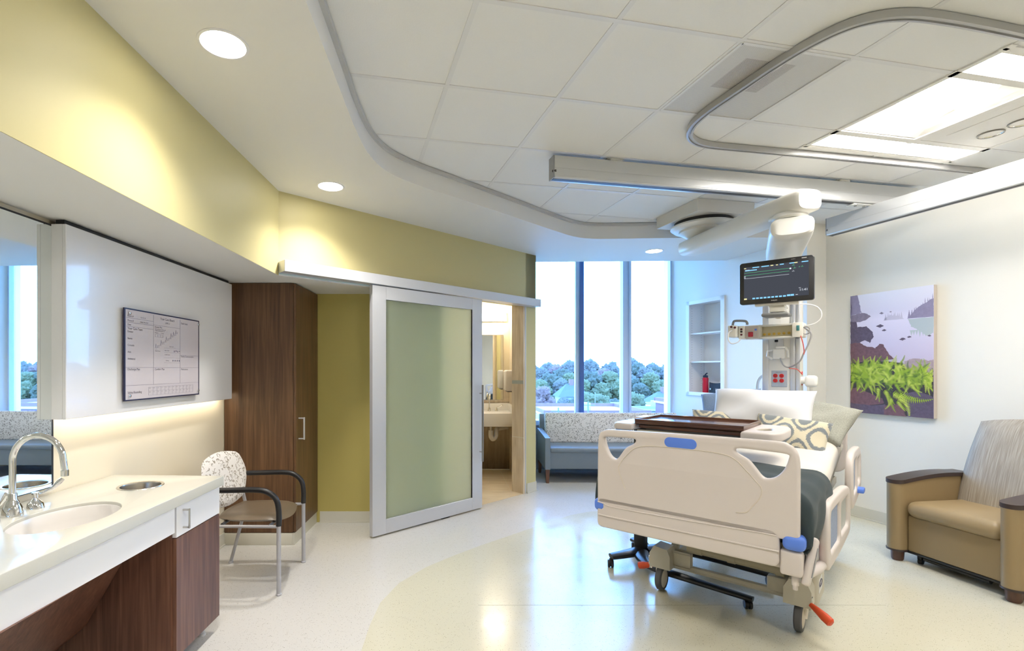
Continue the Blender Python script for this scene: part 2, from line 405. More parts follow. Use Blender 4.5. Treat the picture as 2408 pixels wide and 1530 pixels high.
def win(name, xa, xb, parts):
    g = B(); ya, yb = WY(xa)+0.09, WY(xb)+0.09
    g.prism([(xa, ya), (xb, yb), (xb, yb+0.008), (xa, ya+0.008)], 0.62, 3.1)
    w = obj(name, g, G, None, 0, kind='structure')
    f = B()
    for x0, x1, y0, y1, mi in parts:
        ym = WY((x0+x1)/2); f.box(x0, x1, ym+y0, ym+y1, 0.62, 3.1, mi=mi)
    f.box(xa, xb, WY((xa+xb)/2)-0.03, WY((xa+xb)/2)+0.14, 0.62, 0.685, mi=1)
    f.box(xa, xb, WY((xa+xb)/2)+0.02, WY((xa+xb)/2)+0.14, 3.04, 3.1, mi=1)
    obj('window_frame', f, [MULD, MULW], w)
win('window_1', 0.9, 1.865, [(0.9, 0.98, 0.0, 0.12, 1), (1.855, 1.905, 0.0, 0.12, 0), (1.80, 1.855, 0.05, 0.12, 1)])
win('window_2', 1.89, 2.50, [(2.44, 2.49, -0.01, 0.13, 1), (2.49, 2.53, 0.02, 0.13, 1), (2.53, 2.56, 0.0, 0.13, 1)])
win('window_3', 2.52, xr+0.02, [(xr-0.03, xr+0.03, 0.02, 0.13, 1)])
# bathroom shell
def stone(name, c0, c1, vert=True):
    m = mat(name, c0, 0.3); N, L, bb_ = nodes(m)
    mp = objmap(N, L, (14, 14, 1.6) if vert else (1.6, 10, 10))
    n = N.new('ShaderNodeTexNoise'); n.inputs['Scale'].default_value = 1.5; n.inputs['Detail'].default_value = 5; n.inputs['Distortion'].default_value = 0.8
    L.new(mp.outputs[0], n.inputs['Vector']); r = ramp(N, [(0.3, c0), (0.7, c1)]); L.new(n.outputs['Fac'], r.inputs[0]); L.new(r.outputs[0], bb_.inputs['Base Color']); return m
ST = stone('travertine_wall_tile', srgb(196, 178, 150), srgb(226, 212, 188)); STF = stone('travertine_floor_tile', srgb(206, 188, 158), srgb(228, 214, 190), False)
CRB = mat('bath_cream_paint', srgb(238, 226, 196), 0.5); GROUT = mat('grout', srgb(225, 222, 212), 0.7)
b = B(); b.box(-0.6, 0.86, 6.88, 6.94, 0.0, 1.32, mi=0); b.box(-0.6, 0.86, 6.88, 6.94, 1.32, 2.45, mi=1); b.box(-0.6, 0.86, 6.872, 6.88, 0.0, 0.012, mi=2)
struct('wall_bath_back', b, [ST, CRB, GROUT])
b = B(); b.box(0.86, 0.90, 5.64, 6.94, 0.0, 2.45); b.box(0.852, 0.86, 5.64, 6.9, 1.235, 1.285, mi=1); struct('wall_bath_right', b, [ST, mat('glass_accent_tile', srgb(176, 182, 176), 0.2)])
b = B(); b.box(-0.66, -0.6, 4.62, 6.94, 0, 2.45); b.box(-0.6, -0.3, 4.62, 4.64, 0, 2.45); struct('wall_bath_left', b, CRB)
b = B(); b.prism([dw(1.34, -0.14), dw(2.84, -0.14), (0.9, 5.72), (0.9, 6.94), (-0.66, 6.94), (-0.66, 4.63), (-0.25, 4.63)], 2.45, 2.5); struct('ceiling_bath', b, CRB)
b = B()
b.prism([dw(1.62, -0.005), dw(2.875, -0.005), (0.86, 5.65), (0.86, 6.88), (-0.6, 6.88), (-0.6, 4.63), (-0.25, 4.63)], 0.0, 0.003)
struct('floor_bath', b, STF, 0)
b = B()
for yy in (6.27, 5.66): b.box(-0.6, 0.86, yy, yy+0.004, 0.003, 0.0036)
for xx in (0.1, 0.72): b.box(xx, xx+0.004, 5.55, 6.88, 0.003, 0.0038)
struct('trim_4', b, GROUT)
b = B()                                    # tiled jamb with metal edge strip and accent band
b.prism([dw(2.835, 0.0), dw(2.868, 0.0), dw(2.868, -0.17), dw(2.835, -0.17)], 0, ZA+0.04, mi=0)
b.prism([dw(2.862, 0.004), dw(2.876, 0.004), dw(2.876, -0.01), dw(2.862, -0.01)], 0, ZA+0.04, mi=1)
b.prism([dw(2.832, 0.0), dw(2.836, 0.0), dw(2.836, -0.165), dw(2.832, -0.165)], 1.235, 1.275, mi=2)
b.prism([dw(2.833, 0.0), dw(2.836, 0.0), dw(2.836, -0.165), dw(2.833, -0.165)], 0.628, 0.634, mi=3)
struct('trim_5', b, [ST, ALU, mat('glass_accent_tile', (0, 0, 0)), GROUT])
# ---------------------------------------------------------------- lamps of the room, seen and added
DL_E = emis('downlight_diffuser', (1, 0.95, 0.86), L_DOWN)
def downlight(x, y, label, z=ZS):
    t = thing('recessed_downlight', label, 'ceiling light', (x, y, z), 0, 'round downlights in the soffit')
    b = B(); b.lathe([(0.083, 0.02), (0.083, 0.001), (0.086, -0.004), (0.097, -0.003), (0.098, 0.0)], 40, cap=False); obj('trim_ring', b, mat('white_trim_ring', (0.75, 0.75, 0.78), 0.4), t)
    b = B(); b.lathe([(0.0835, -0.0005), (0.0835, -0.002)], 40); obj('diffuser', b, DL_E, t)
    l = bpy.data.lights.new('downlight_lamp', 'SPOT'); l.energy = DLW; l.color = WARM; l.spot_size = math.radians(128); l.spot_blend = 0.9; l.shadow_soft_size = 0.07
    o = bpy.data.objects.new('downlight_lamp', l); COL.objects.link(o); o.parent = t; o.location = (0, 0, -0.02)
    return t
DLW = 80
downlight(-0.905, 1.989, 'round recessed downlight above the sink counter, nearest of the three')
downlight(-0.84, 3.534, 'round recessed downlight where the two yellow walls meet')
downlight(2.285, 5.466, 'small round recessed downlight in front of the windows')
downlight(-0.90, 0.2, 'added fill downlight out of sight over the near end of the counter')  # unseen fourth downlight, added to brighten the counter end
# exam light: one fixture over four grid bays
EXM = mat('fixture_enamel', (0.80, 0.78, 0.74), 0.5)
t = thing('exam_light', 'large recessed white exam light over the bed with glowing panels', 'ceiling light', (*gp(5, 0.5), ZG), GTH)
def gx(i): return (i-5)*GS
def gy(j): return (j-0.5)*GS
b = B(); w = 0.014
b.box(gx(4)-w, gx(6)+w, gy(1.333)-w, gy(1.333)+w, -0.008, 0.03); b.box(gx(4)-w, gx(6)+w, gy(-0.333)-w, gy(-0.333)+w, -0.008, 0.03)
b.box(gx(4)-w, gx(4)+w, gy(-0.333), gy(1.333), -0.008, 0.03); b.box(gx(6)-w, gx(6)+w, gy(-0.333), gy(1.333), -0.008, 0.03)
b.box(gx(4)-w, gx(6)+w, gy(1)-0.022, gy(1)+0.022, -0.008, 0.03); b.box(gx(4)-w, gx(6)+w, gy(0)-0.022, gy(0)+0.022, -0.008, 0.03); b.box(gx(4)-w, gx(6)+w, gy(-.333)-w, gy(1.333)+w, 0.118, 0.122)
for q in ((4, -.333), (6, -.333), (4, 1.333), (6, 1.333), (4, 0), (6, 0), (4, 1), (6, 1)): b.box(gx(q[0])-.02, gx(q[0])+.02, gy(q[1])-.024, gy(q[1])+.024, -0.0078, 0.03)
b.box(gx(4), gx(6), gy(1.28), gy(1.333), -0.006, 0.03); b.box(gx(4), gx(6), gy(-0.333), gy(-0.28), -0.006, 0.03)
b.box(gx(5)-0.02, gx(5)+0.02, gy(0)-.03, gy(1)+.03, -0.0082, 0.03)
obj('frame', b, EXM, t)
E_ST = emis('exam_panel_glow', (1, 0.96, 0.90), L_STRIP)
for nm, ja, jb in (('light_panel', 1.03, 1.28), ('light_panel', -0.28, -0.03)):
    b = B(); b.box(gx(4)+w, gx(6)-w, gy(ja), gy(jb), -0.002, 0.006); obj(nm, b, E_ST, t)
# recessed curved troffer of bay 4..5
b = B()
x0, x1, y0, y1 = gx(4)+w, gx(5)-0.02, gy(0)+0.022, gy(1)-0.022
b.box(x0, x1, y0, y1, 0.10, 0.11); b.box(x0-0.004, x0, y0, y1, 0, 0.11); b.box(x1, x1+0.004, y0, y1, 0, 0.11); b.box(x0, x1, y0-0.004, y0, 0, 0.11); b.box(x0, x1, y1, y1+0.004, 0, 0.11)
b.grid(10, 1, lambda u, v: (x0+(x1-x0)*v, y1-0.005-0.21*u, 0.0+0.075*math.sin(u*PI/2)))
b.grid(10, 1, lambda u, v: (x0+(x1-x0)*v, y0+0.0+0.05*u, 0.0+0.09*math.sin(u*PI/2)))
obj('reflector', b, EXM, t)
b = B(); b.grid(12, 12, lambda u, v: (x0+0.004+(.49-.05*(2*u-1)**2)*v, gy(.12)+(gy(.61)-gy(.12))*u, 0.060-0.045*math.sin(u*PI)))
obj('light_panel', b, emis('troffer_glow', (1, 0.96, 0.90), L_TROFFER), t)
# plate with reading spots
b = B(); x0, x1 = gx(5)+0.02, gx(6)-w
b.plate([rrect(x0, x1, gy(0)+0.022, gy(1)-0.022, 0.004)], 0.006, 0.001, T(0, 0, -0.002)); b.plate([rrect(x0+0.10, x1-0.10, gy(0.06), gy(0.84), 0.01)], 0.010, 0.003, T(0, 0, -0.004))
obj('spot_plate', b, EXM, t)
for jj in (0.70, 0.46, 0.22):
    b = B(); M = T(gx(5.57), gy(jj), 0)
    b.lathe([(0.058, -0.010), (0.054, -0.014), (0.05, -0.008), (0.044, 0.03), (0.0, 0.034)], 28, M=M, cap=False)
    s_ = obj('reading_spot', b, mat('spot_reflector', (0.85, 0.84, 0.8), 0.12, 1.0), t)
    b = B(); b.tube([(gx(5.57)+0.058*math.cos(a*PI/14), gy(jj)+0.058*math.sin(a*PI/14), -0.0125) for a in range(28)], 0.0045, 8, closed=True); obj('spot_rim', b, DGREY if False else mat('spot_rim_metal', (0.25, 0.24, 0.22), 0.3, 0.6), s_)
    b = B(); b.ball((gx(5.57), gy(jj), 0.006), 0.016, 12); b.box(gx(5.57)-0.046, gx(5.57)+0.046, gy(jj)-0.003, gy(jj)+0.003, -0.004, 0.002); obj('bulb', b, mat('spot_bulb', (0.9, 0.88, 0.8), 0.2), s_)
# perforated vent
VM = mat('perforated_vent_metal', (0.6, 0.6, 0.6), 0.5); N, L, pb = nodes(VM)
mp = objmap(N, L, (1, 1, 1)); spx = N.new('ShaderNodeSeparateXYZ'); L.new(mp.outputs[0], spx.inputs[0])
def mth(op, a, b_=None, c=None):
    n = N.new('ShaderNodeMath'); n.operation = op
    for k, q in enumerate((a, b_, c)):
        if q is None: continue
        if isinstance(q, (int, float)): n.inputs[k].default_value = q
        else: L.new(q, n.inputs[k])
    return n.outputs[0]
sx = mth('SINE', mth('MULTIPLY', spx.outputs['X'], 2*PI/0.0085)); sy = mth('SINE', mth('MULTIPLY', spx.outputs['Y'], 2*PI/0.0085))
hole = mth('GREATER_THAN', mth('ADD', mth('MULTIPLY', sx, 1.0), mth('MULTIPLY', sy, 0.35)), 0.15)
ax = mth('LESS_THAN', mth('ABSOLUTE', mth('ADD', spx.outputs['X'], 0.045)), 0.14); ay = mth('LESS_THAN', mth('ABSOLUTE', mth('ADD', spx.outputs['Y'], 0.08)), 0.12)
duct = mth('MULTIPLY', ax, ay)
dk = N.new('ShaderNodeMix'); dk.data_type = 'RGBA'; dk.inputs[6].default_value = (0.40, 0.40, 0.40, 1); dk.inputs[7].default_value = (0.07, 0.07, 0.075, 1); L.new(duct, dk.inputs[0])
cx = N.new('ShaderNodeMix'); cx.data_type = 'RGBA'; cx.inputs[6].default_value = (0.72, 0.71, 0.69, 1); L.new(dk.outputs[2], cx.inputs[7]); L.new(hole, cx.inputs[0]); L.new(cx.outputs[2], pb.inputs['Base Color'])
t = thing('ceiling_vent', 'square perforated metal air vent crossed by the curtain track', 'vent', (*gp(2.5, 0.5), ZG), GTH)
h = GS/2-0.012
b = B()
for s_ in (-1, 1): b.box(-h, h, s_*h-0.008, s_*h+0.008, -0.006, 0.02); b.box(s_*h-0.008, s_*h+0.008, -h, h, -0.006, 0.02)
obj('frame', b, TBAR, t)
b = B(); b.box(-h, h, -h, h, -0.001, 0.004); obj('grille', b, VM, t)
# curtain track
tp = smooth_path([(4.14, 2.505, 0), (3.2, 2.293, 0), (2.479, 2.125, 0), (2.20, 2.063, 0), (2.03, 2.030, 0), (1.89, 2.012, 0), (1.77, 2.025, 0), (1.68, 2.075, 0), (1.61, 2.18, 0), (1.555, 2.33, 0), (1.508, 2.52, 0), (1.464, 2.70, 0), (1.446, 2.82, 0), (1.449, 2.92, 0), (1.475, 3.01, 0), (1.53, 3.09, 0), (1.61, 3.15, 0), (1.73, 3.19, 0), (1.95, 3.232, 0), (3.0, 3.43, 0), (4.11, 3.650, 0)], 7)
b = B(); z1_ = ZG-0.004
prof = [(-0.016, z1_), (-0.018, z1_-0.034), (-0.006, z1_-0.036), (-0.006, z1_-0.028), (0.006, z1_-0.028), (0.006, z1_-0.036), (0.018, z1_-0.034), (0.016, z1_)]
b.sweep(tp, prof)
o = obj('curtain_track', b, mat('track_metal', (0.46, 0.46, 0.46), 0.35, 0.3)); tag(o, 'curved grey privacy curtain track fixed to the tiled ceiling', 'curtain track')
# lift rails
def rail(name, label, p, q, side, brackets, z0=2.692, z1=2.843):
    d = Vector((q[0]-p[0], q[1]-p[1])); Ln = d.length; a = math.atan2(d.y, d.x)
    t = thing(name, label, 'ceiling rail', (p[0], p[1], 0), a, 'ceiling lift rails')
    b = B()
    y0, y1 = (0, 0.075)
    b.box(0.004, Ln, y0, y1, z0+0.012, z1, 0.003, 1)
    b.box(0.004, Ln, y0-0.003, y1+0.003, z0, z0+0.018, 0.006, 2)
    b.box(0.004, Ln, y0-0.002, y0+0.001, z0+0.066, z1-0.002, 0.0008, 1)
    b.box(0.004, Ln, y1-0.001, y1+0.002, z0+0.066, z1-0.002, 0.0008, 1)
    b.box(0.004, Ln, y0-0.0022, y1+0.0022, z0+0.012, z0+0.062)
    obj('rail_profile', b, mat('rail_silver', (0.60, 0.61, 0.62), 0.33, 0.5), t)
    b = B(); b.box(0.004, Ln, y0+0.02, y1-0.02, z0-0.0015, z0+0.001); obj('track_slot', b, DGREY, t)
    b = B(); b.box(-0.006, 0.004, y0-0.002, y1+0.002, z0, z1, 0.002, 1); obj('end_cap', b, mat('rail_end_grey', (0.30, 0.31, 0.33), 0.4), t)
    b = B(); b.tube([(-0.008, y0+0.012, z0+0.045), (0.014, y0-0.004, z0+0.045)], 0.008, 12); obj('end_knob', b, DGREY, t)
    for x in brackets:
        b = B(); b.box(x, x+0.09, y0+0.005, y1-0.005, z1, ZG-0.004, 0.004, 1); b.box(x-0.02, x+0.11, y0+0.02, y1-0.02, ZG-0.010, ZG-0.004); obj('bracket', b, mat('bracket_enamel', (0.74, 0.74, 0.70), 0.4), t)
    return t
rail('lift_rail', 'long silver ceiling rail crossing the room above the bed', (0.716, 3.32), (3.74, 3.928), 1, [0.42, 2.35])
d_ = Vector((0.2298, -0.9732))
rail('lift_rail', 'silver rail hung below the crossing rail, running parallel to the white right wall', (3.222, 4.20), (3.222+d_.x*4.2, 4.20+d_.y*4.2), 1, [], 2.536, 2.683)
t = thing('rail_bracket', 'small white bracket where the two ceiling rails meet', 'bracket', (3.20, 3.864, 2.691), math.atan2(.664, 3.304))
b = B(); b.box(-0.06, 0.20, -0.03, 0.03, -0.0085, -0.002, 0.002); b.box(-0.06, -0.03, -0.03, 0.03, -0.014, -0.002, 0.003); obj('plate', b, mat('bracket_enamel', (0, 0, 0)), t)
for x in (-0.01, 0.07):
    b = B(); b.lathe([(0.010, -0.016), (0.010, -0.008)], 6, M=T(x, 0, 0)); obj('bolt', b, STEEL, t)
# unseen fill panels added behind the camera for brightness, on the ceiling grid
for (i, j, lb) in ((0, -3, 'added square ceiling fill light behind the camera'), (4, -4, 'recessed square ceiling panel light behind the camera near the right wall, added to brighten')):
    t = thing('added_fill_panel', lb, 'ceiling light', (*gp(i+.5, j+.5), ZG), GTH)
    b = B(); b.box(-0.28, 0.28, -0.28, 0.28, -0.006, -0.002); obj('diffuser', b, emis('fill_panel_glow_'+('a' if i else 'b'), (1, 0.95, 0.88), 34.0), t)
    b = B()
    for s_ in (-1, 1): b.box(-0.295, 0.295, s_*0.29-0.01, s_*0.29+0.01, -0.008, -0.001); b.box(s_*0.29-0.01, s_*0.29+0.01, -0.295, 0.295, -0.008, -0.001)
    obj('frame', b, TBAR, t)

# linear fill light added behind the right rail to brighten wall and corner
t = thing('added_wall_fill_light', 'added slim linear fill light hidden along the top of the right wall', 'ceiling light', (RW(3.1)-0.075, 3.1, ZG), math.atan2(-.9732, .2298))
b = B(); b.box(-1.75, 1.55, -0.03, 0.03, -0.012, -0.004, 0.002, 1); obj('housing', b, TBAR, t)
b = B(); b.box(-1.74, 1.54, -0.02, 0.02, -0.014, -0.012); obj('diffuser', b, emis('wall_fill_glow', (1, 0.93, 0.82), 8.0), t)
# ================================================================ left side: counter, mirror, panel, wardrobe
# wardrobe
t = thing('wardrobe', 'tall walnut wardrobe standing between the sink alcove and the olive niche', 'wardrobe', (-1.50, 4.22, 0))
def lx(x): return x+1.50
def ly(y): return y-4.22
xw = WL(3.95)+0.005
xq = WL(4.512)+0.005
b = B(); b.prism([(lx(xw), ly(3.93)), (lx(-1.232), ly(3.93)), (lx(-1.232), ly(4.512)), (lx(xq), ly(4.512))], 0.10, 2.086); obj('body', b, WALNUT2, t)
b = B(); b.prism([(lx(-1.230), ly(3.936)), (lx(-1.211), ly(3.936)), (lx(-1.190), ly(4.51)), (lx(-1.230), ly(4.51))], 0.104, 2.080); d = obj('door', b, WALNUT2, t)
b = B(); b.tube([(lx(-1.205), ly(3.985), 1.005), (lx(-1.160), ly(3.985), 1.005)], 0.0055, 8); b.tube([(lx(-1.205), ly(3.985), 0.840), (lx(-1.160), ly(3.985), 0.840)], 0.0055, 8)
b.box(lx(-1.166), lx(-1.154), ly(3.978), ly(3.992), 0.832, 1.013, 0.002, 1); obj('handle', b, ALU, d)
b = B(); b.prism([(lx(xw), ly(3.945)), (lx(-1.245), ly(3.945)), (lx(-1.225), ly(4.515)), (lx(xq), ly(4.515))], 0, 0.10); b.box(lx(xw), lx(-1.24), ly(3.927), ly(3.95), 0, 0.095, 0.004); b.prism([(lx(-1.245), ly(3.93)), (lx(-1.222), ly(3.93)), (lx(-1.20), ly(4.515)), (lx(-1.225), ly(4.515))], 0, 0.095); obj('toe_base', b, BASEB, t)
# wall panel cabinet with the care board
PX = lambda y: -1.691+0.034*(y-3.87)
t = thing('wall_cabinet', 'glossy white wall cabinet above the counter carrying the care board', 'cabinet', (PX(3.07), 3.07, 1.17), -0.034)
# local: x out of the wall, y along the wall
b = B(); b.box(-0.070, -0.018, -0.812, 0.795, 0.03, 0.893, 0.002, 1); b.box(-0.018, 0.0, -0.815, 0.795, 0.0, 0.895, 0.002, 1); b.box(-0.070, -0.018, -0.815, -0.80, 0.0, 0.895, 0.001, 1); obj('body', b, LAMW, t)
b = B(); b.box(-0.06, -0.02, -0.80, 0.78, 0.895, 0.918); obj('shadow_gap', b, DARK, t)  # black bar standing in for the shade of the gap
b = B(); b.box(-0.050, -0.030, -0.79, 0.77, 0.018, 0.029); obj('light_strip', b, emis('under_cabinet_led', (1, 0.86, 0.64), 14.0), t)
# care board: glass over a printed sheet on four stand-offs
t = thing('care_board', 'glass patient care board with printed grid on the white cabinet', 'notice board', (PX(2.92)+0.012, 2.92, 1.39), -0.034)
def cby(px): r = (px-1053)/1160; return r
# board corners on the cabinet face: y 2.58..3.33 (local -0.39..0.31), z 1.24..1.72
BL, BR, BZ0, BZ1 = -0.304, 0.420, -0.155, 0.333
b = B(); e = 0.005
b.box(0.002, 0.0112, BL-e, BL+0.003, BZ0-e, BZ1+e); b.box(0.002, 0.0112, BR-0.003, BR+e, BZ0-e, BZ1+e); b.box(0.002, 0.0112, BL, BR, BZ0-e, BZ0+0.002); b.box(0.002, 0.0112, BL, BR, BZ1-0.002, BZ1+e)
obj('edge_frame', b, mat('navy_edge', (0.02, 0.018, 0.06), 0.3), t)
for yy in (BL+0.03, BR-0.014):
    for zz in (BZ0+0.022, BZ1-0.022):
        b = B(); b.lathe([(0.006, -0.012), (0.006, 0.012), (0.0095, 0.012), (0.0095, 0.018), (0.006, 0.020)], 16, M=T(0, yy, zz, ry=PI/2)); obj('standoff', b, CHROME, t)
# writing: M maps text xy to board (text x -> +y, text y -> +z)
W_, H_ = BR-BL, BZ1-BZ0
INK = mat('board_ink', (0.05, 0.045, 0.075), 0.6); INK2 = mat('board_line_ink', (0.20, 0.19, 0.26), 0.6)
def TM(u, v, x=0.0113):  # u, v in 0..1 of the board
    return Matrix.Translation((x, BL+u*W_, BZ1-v*H_)) @ Matrix(((0, 0, 1, 0), (1, 0, 0, 0), (0, 1, 0, 0), (0, 0, 0, 1)))
b = B(); b.box(0.004, 0.010, BL, BR, BZ0, BZ1, 0.001, 1)
def ln(u0, v0, u1, v1, w=0.0014, bb_=None):
    y0, y1, z0, z1 = BL+u0*W_, BL+u1*W_, BZ1-v0*H_, BZ1-v1*H_
    (bb_ or b).box(0.0102, 0.0108, min(y0, y1)-w/2, max(y0, y1)+w/2, min(z0, z1)-w/2, max(z0, z1)+w/2, mi=1)
for q in ((0.015, .095, .33, .095), (0.015, .145, .33, .145), (0.015, .19, .33, .19), (.33, .02, .33, .84), (.70, .02, .70, .84), (.33, .135, .70, .135), (0.0, .64, 1, .64), (0, .84, 1, .84), (.70, .48, 1, .48)): ln(*q)
for k in range(13): ln(.27+.0525*k, .87, .27+.0525*k, .965, .0008)
for v in (.87, .915, .965): ln(.27, v, .90, v, .0008)
ln(.47, .40, .70, .40, .0008); ln(.47, .455, .70, .455, .0008); ln(.47, .52, .70, .52, .0008); ln(.47, .58, .70, .58, .0008)
for k in range(4): ln(.35+.035*k, .245, .35+.035*k, .275, .0008)
ln(.35, .245, .455, .245, .0008); ln(.35, .275, .455, .275, .0008)
u, v = .35, .40
for k in range(9):                           # the staircase chart
    ln(u, v, u+.034, v, .0016); ln(u+.034, v, u+.034, v-.024, .0016)
    ln(u+.004, v+.012, u+.024, v+.012, .001); ln(u+.006, v+.024, u+.022, v+.024, .001)
    if k % 2 == 0 or k > 6: ln(u+.012, v-.006, u+.012, v-.04, .003); ln(u+.005, v-.018, u+.022, v-.018, .0016)
    u += .034; v -= .024
for k in range(4): ln(.61+.025*k, .425, .618+.025*k, .445-.01*(k % 2), .004 if k == 1 else .0014)
for k in range(4): ln(.59+.03*k, .545, .60+.03*k, .56, .002)
for txt, u, v, sz in (('Your Care Board', .515, .062, .020), ('LEVEL 5', .515, .103, .014)): b.text(txt, TM(u, v), sz, 2, align='CENTER')
for txt, u, v, sz in (('Room #', .025, .082, .014), ('CA 5114', .17, .082, .012), ('Phone #', .025, .133, .014), ('(918) 574-4118', .165, .133, .011), ('Date', .025, .178, .014), ('Your Care Team', .025, .222, .018), ('Doctor', .025, .255, .015), ('Nurse', .025, .33, .015), ('Consults', .025, .405, .015), ('Aide', .025, .48, .015), ('Additional', .025, .555, .015),
    ('Activity Plan', .345, .165, .014), ('Circle current activity level', .345, .187, .0095), ("Today's activity goal is #", .345, .205, .0095), ('Walks/in ____ x today', .345, .232, .0095), ('Goal: Level ____', .54, .385, .0095), ('Restrictions', .35, .448, .010), ('Assist device', .475, .437, .009), ('Transfer device', .475, .487, .009), ('Diet/Eats', .49, .560, .009),
    ('Daily Goals', .712, .075, .016), ('Family Communication', .712, .505, .0155), ('Discharge Plan', .025, .672, .017), ('Comfort Plan', .345, .672, .017), ('Medications', .712, .672, .016), ('Safety Rounding', .025, .93, .018)):
    b.text(txt, TM(u, v), sz, 2)
for k in range(12): b.text('%02d' % ((8+k) % 24), TM(.277+.0525*k, .888), .009, 2)
for k in range(11): b.text('%02d' % ((20+k) % 24), TM(.277+.0525*k, .934), .009, 2)
obj('printed_sheet', b, [mat('board_grey_white', srgb(206, 200, 208), 0.12, coat=0.4), INK2, INK], t, 0)
# mirror
MX = lambda y: -1.815+0.034*(y-2.26)
t = thing('wall_mirror', 'large frameless wall mirror behind the faucet reflecting the windows', 'mirror', (MX(1.0), 1.0, 0.86), -0.034)
b = B(); b.box(-0.016, -0.001, -1.45, 1.272, 0.0, 1.204); obj('backing', b, DARK, t)
b = B(); b.box(-0.004, 0.0, -1.448, 1.260, 0.004, 1.195); obj('mirror_glass', b, MIRROR, t, 0)
# counter with the basin, the waste ring, apron and drawer cabinet
CF = lambda y: -1.212+0.034*(y-2.668); CB = lambda y: WL(y)+0.004
ZC = 0.825
def ell(cx, cy, ax, ay, n=48, rot=0.0): return [(cx+ax*math.cos(2*PI*k/n)*math.cos(rot)-ay*math.sin(2*PI*k/n)*math.sin(rot), cy+ax*math.cos(2*PI*k/n)*math.sin(rot)+ay*math.sin(2*PI*k/n)*math.cos(rot)) for k in range(n)]
t = thing('sink_counter', 'long cream solid surface counter along the left wall with an oval basin', 'counter', (-1.5, 1.5, 0.775))
o_ = (-1.5, 1.5)
loop = [(CB(YB+.2)-o_[0], YB+.2-o_[1]), (CF(YB+.2)-o_[0], YB+.2-o_[1]), (CF(2.668)-o_[0], 2.668-o_[1]), (CB(2.70)-o_[0], 2.690-o_[1])]
BC = (-1.492-o_[0], 1.935-o_[1]); RCn = (-1.516-o_[0], 2.436-o_[1])
b = B(); b.plate([loop, ell(*BC, 0.157, 0.2175), ell(*RCn, 0.092, 0.092, 36)], 0.05, 0.003, T(0, 0, 0.025)); obj('countertop', b, COUNTER, t)

b = B()
b.lathe([(0.0, -0.155), (0.03, -0.155), (0.09, -0.148), (0.17, -0.11), (0.200, -0.06), (0.211, -0.01), (0.2140, 0.034), (0.2165, 0.037), (0.2165, -0.02), (0.20, -0.12), (0.0, -0.17)], 48, M=T(BC[0], BC[1], 0) @ Matrix.Diagonal((0.722, 1, 1, 1)), cap=False)
bs = obj('basin', b, BASIN, t)
b = B(); b.lathe([(0.0, -0.153), (0.02, -0.152), (0.026, -0.154)], 20, M=T(BC[0], BC[1], 0), cap=False); obj('drain', b, CHROME, bs)
b = B(); b.lathe([(0.088, -0.16), (0.087, 0.045), (0.0885, 0.052), (0.101, 0.0535), (0.1025, 0.050)], 40, M=T(RCn[0], RCn[1], 0), cap=False); b.lathe([(0, -0.159), (0.088, -0.16)], 40, M=T(RCn[0], RCn[1], 0), cap=False); obj('waste_ring', b, STEEL, t)
# apron
ap = B(); AF = lambda y: CF(y)-0.018
ap.prism([(AF(YB+.2), YB+.2), (AF(2.248), 2.248), (AF(2.248)-0.018, 2.248), (AF(YB+.2)-0.018, YB+.2)], 0.655, 0.774, M=T(1.5, -1.5, -0.775)); obj('apron', ap, LAMF, t)
ap = B(); pts = [(-1.262, .655), (-1.40, .655), (-1.635, .25), (-1.80, .12), (-1.80, .105), (-1.645, .235), (-1.412, .64)]
ap.prism(pts, 0, 4.45, M=T(1.5, 2.236-1.5, -0.775, rx=PI/2)); obj('sloped_panel', ap, WALNUT, t)
# drawer cabinet under the counter end
t = thing('base_cabinet', 'walnut base cabinet with a white drawer under the end of the counter', 'cabinet', (-1.5, 2.45, 0))
b = B(); b.prism([(CB(2.25)+1.5, -0.20), (AF(2.25)-0.020+1.5, -0.20), (AF(2.655)-0.020+1.5, 0.207), (CB(2.655)+1.5, 0.207)], 0.075, 0.772); obj('body', b, WALNUT, t)
def fr(z0, z1, y0, y1, nm, m, par):
    b = B(); b.prism([(AF(y0)-0.019+1.5, y0-2.45), (AF(y0)+1.5, y0-2.45), (AF(y1)+1.5, y1-2.45), (AF(y1)-0.019+1.5, y1-2.45)], z0, z1); return obj(nm, b, m, par)
dr = fr(0.628, 0.771, 2.262, 2.657, 'drawer', LAMF, t)
hx = AF(2.33)+1.5
b = B()
for zz in (0.660, 0.742): b.box(hx-0.002, hx+0.030, -0.139, -0.131, zz-0.004, zz+0.004)
b.box(hx+0.026, hx+0.032, -0.140, -0.130, 0.655, 0.747, 0.001, 1); obj('handle', b, STEEL, dr)
fr(0.078, 0.623, 2.262, 2.657, 'door', WALNUT, t)
for yy in (-0.12, 0.15):
    b = B(); b.lathe([(0.022, 0), (0.022, 0.01), (0.015, 0.015), (0.015, 0.078)], 16, M=T(0.20, yy, 0)); obj('foot', b, mat('foot_white', (0.6, 0.6, 0.6), 0.5), t)
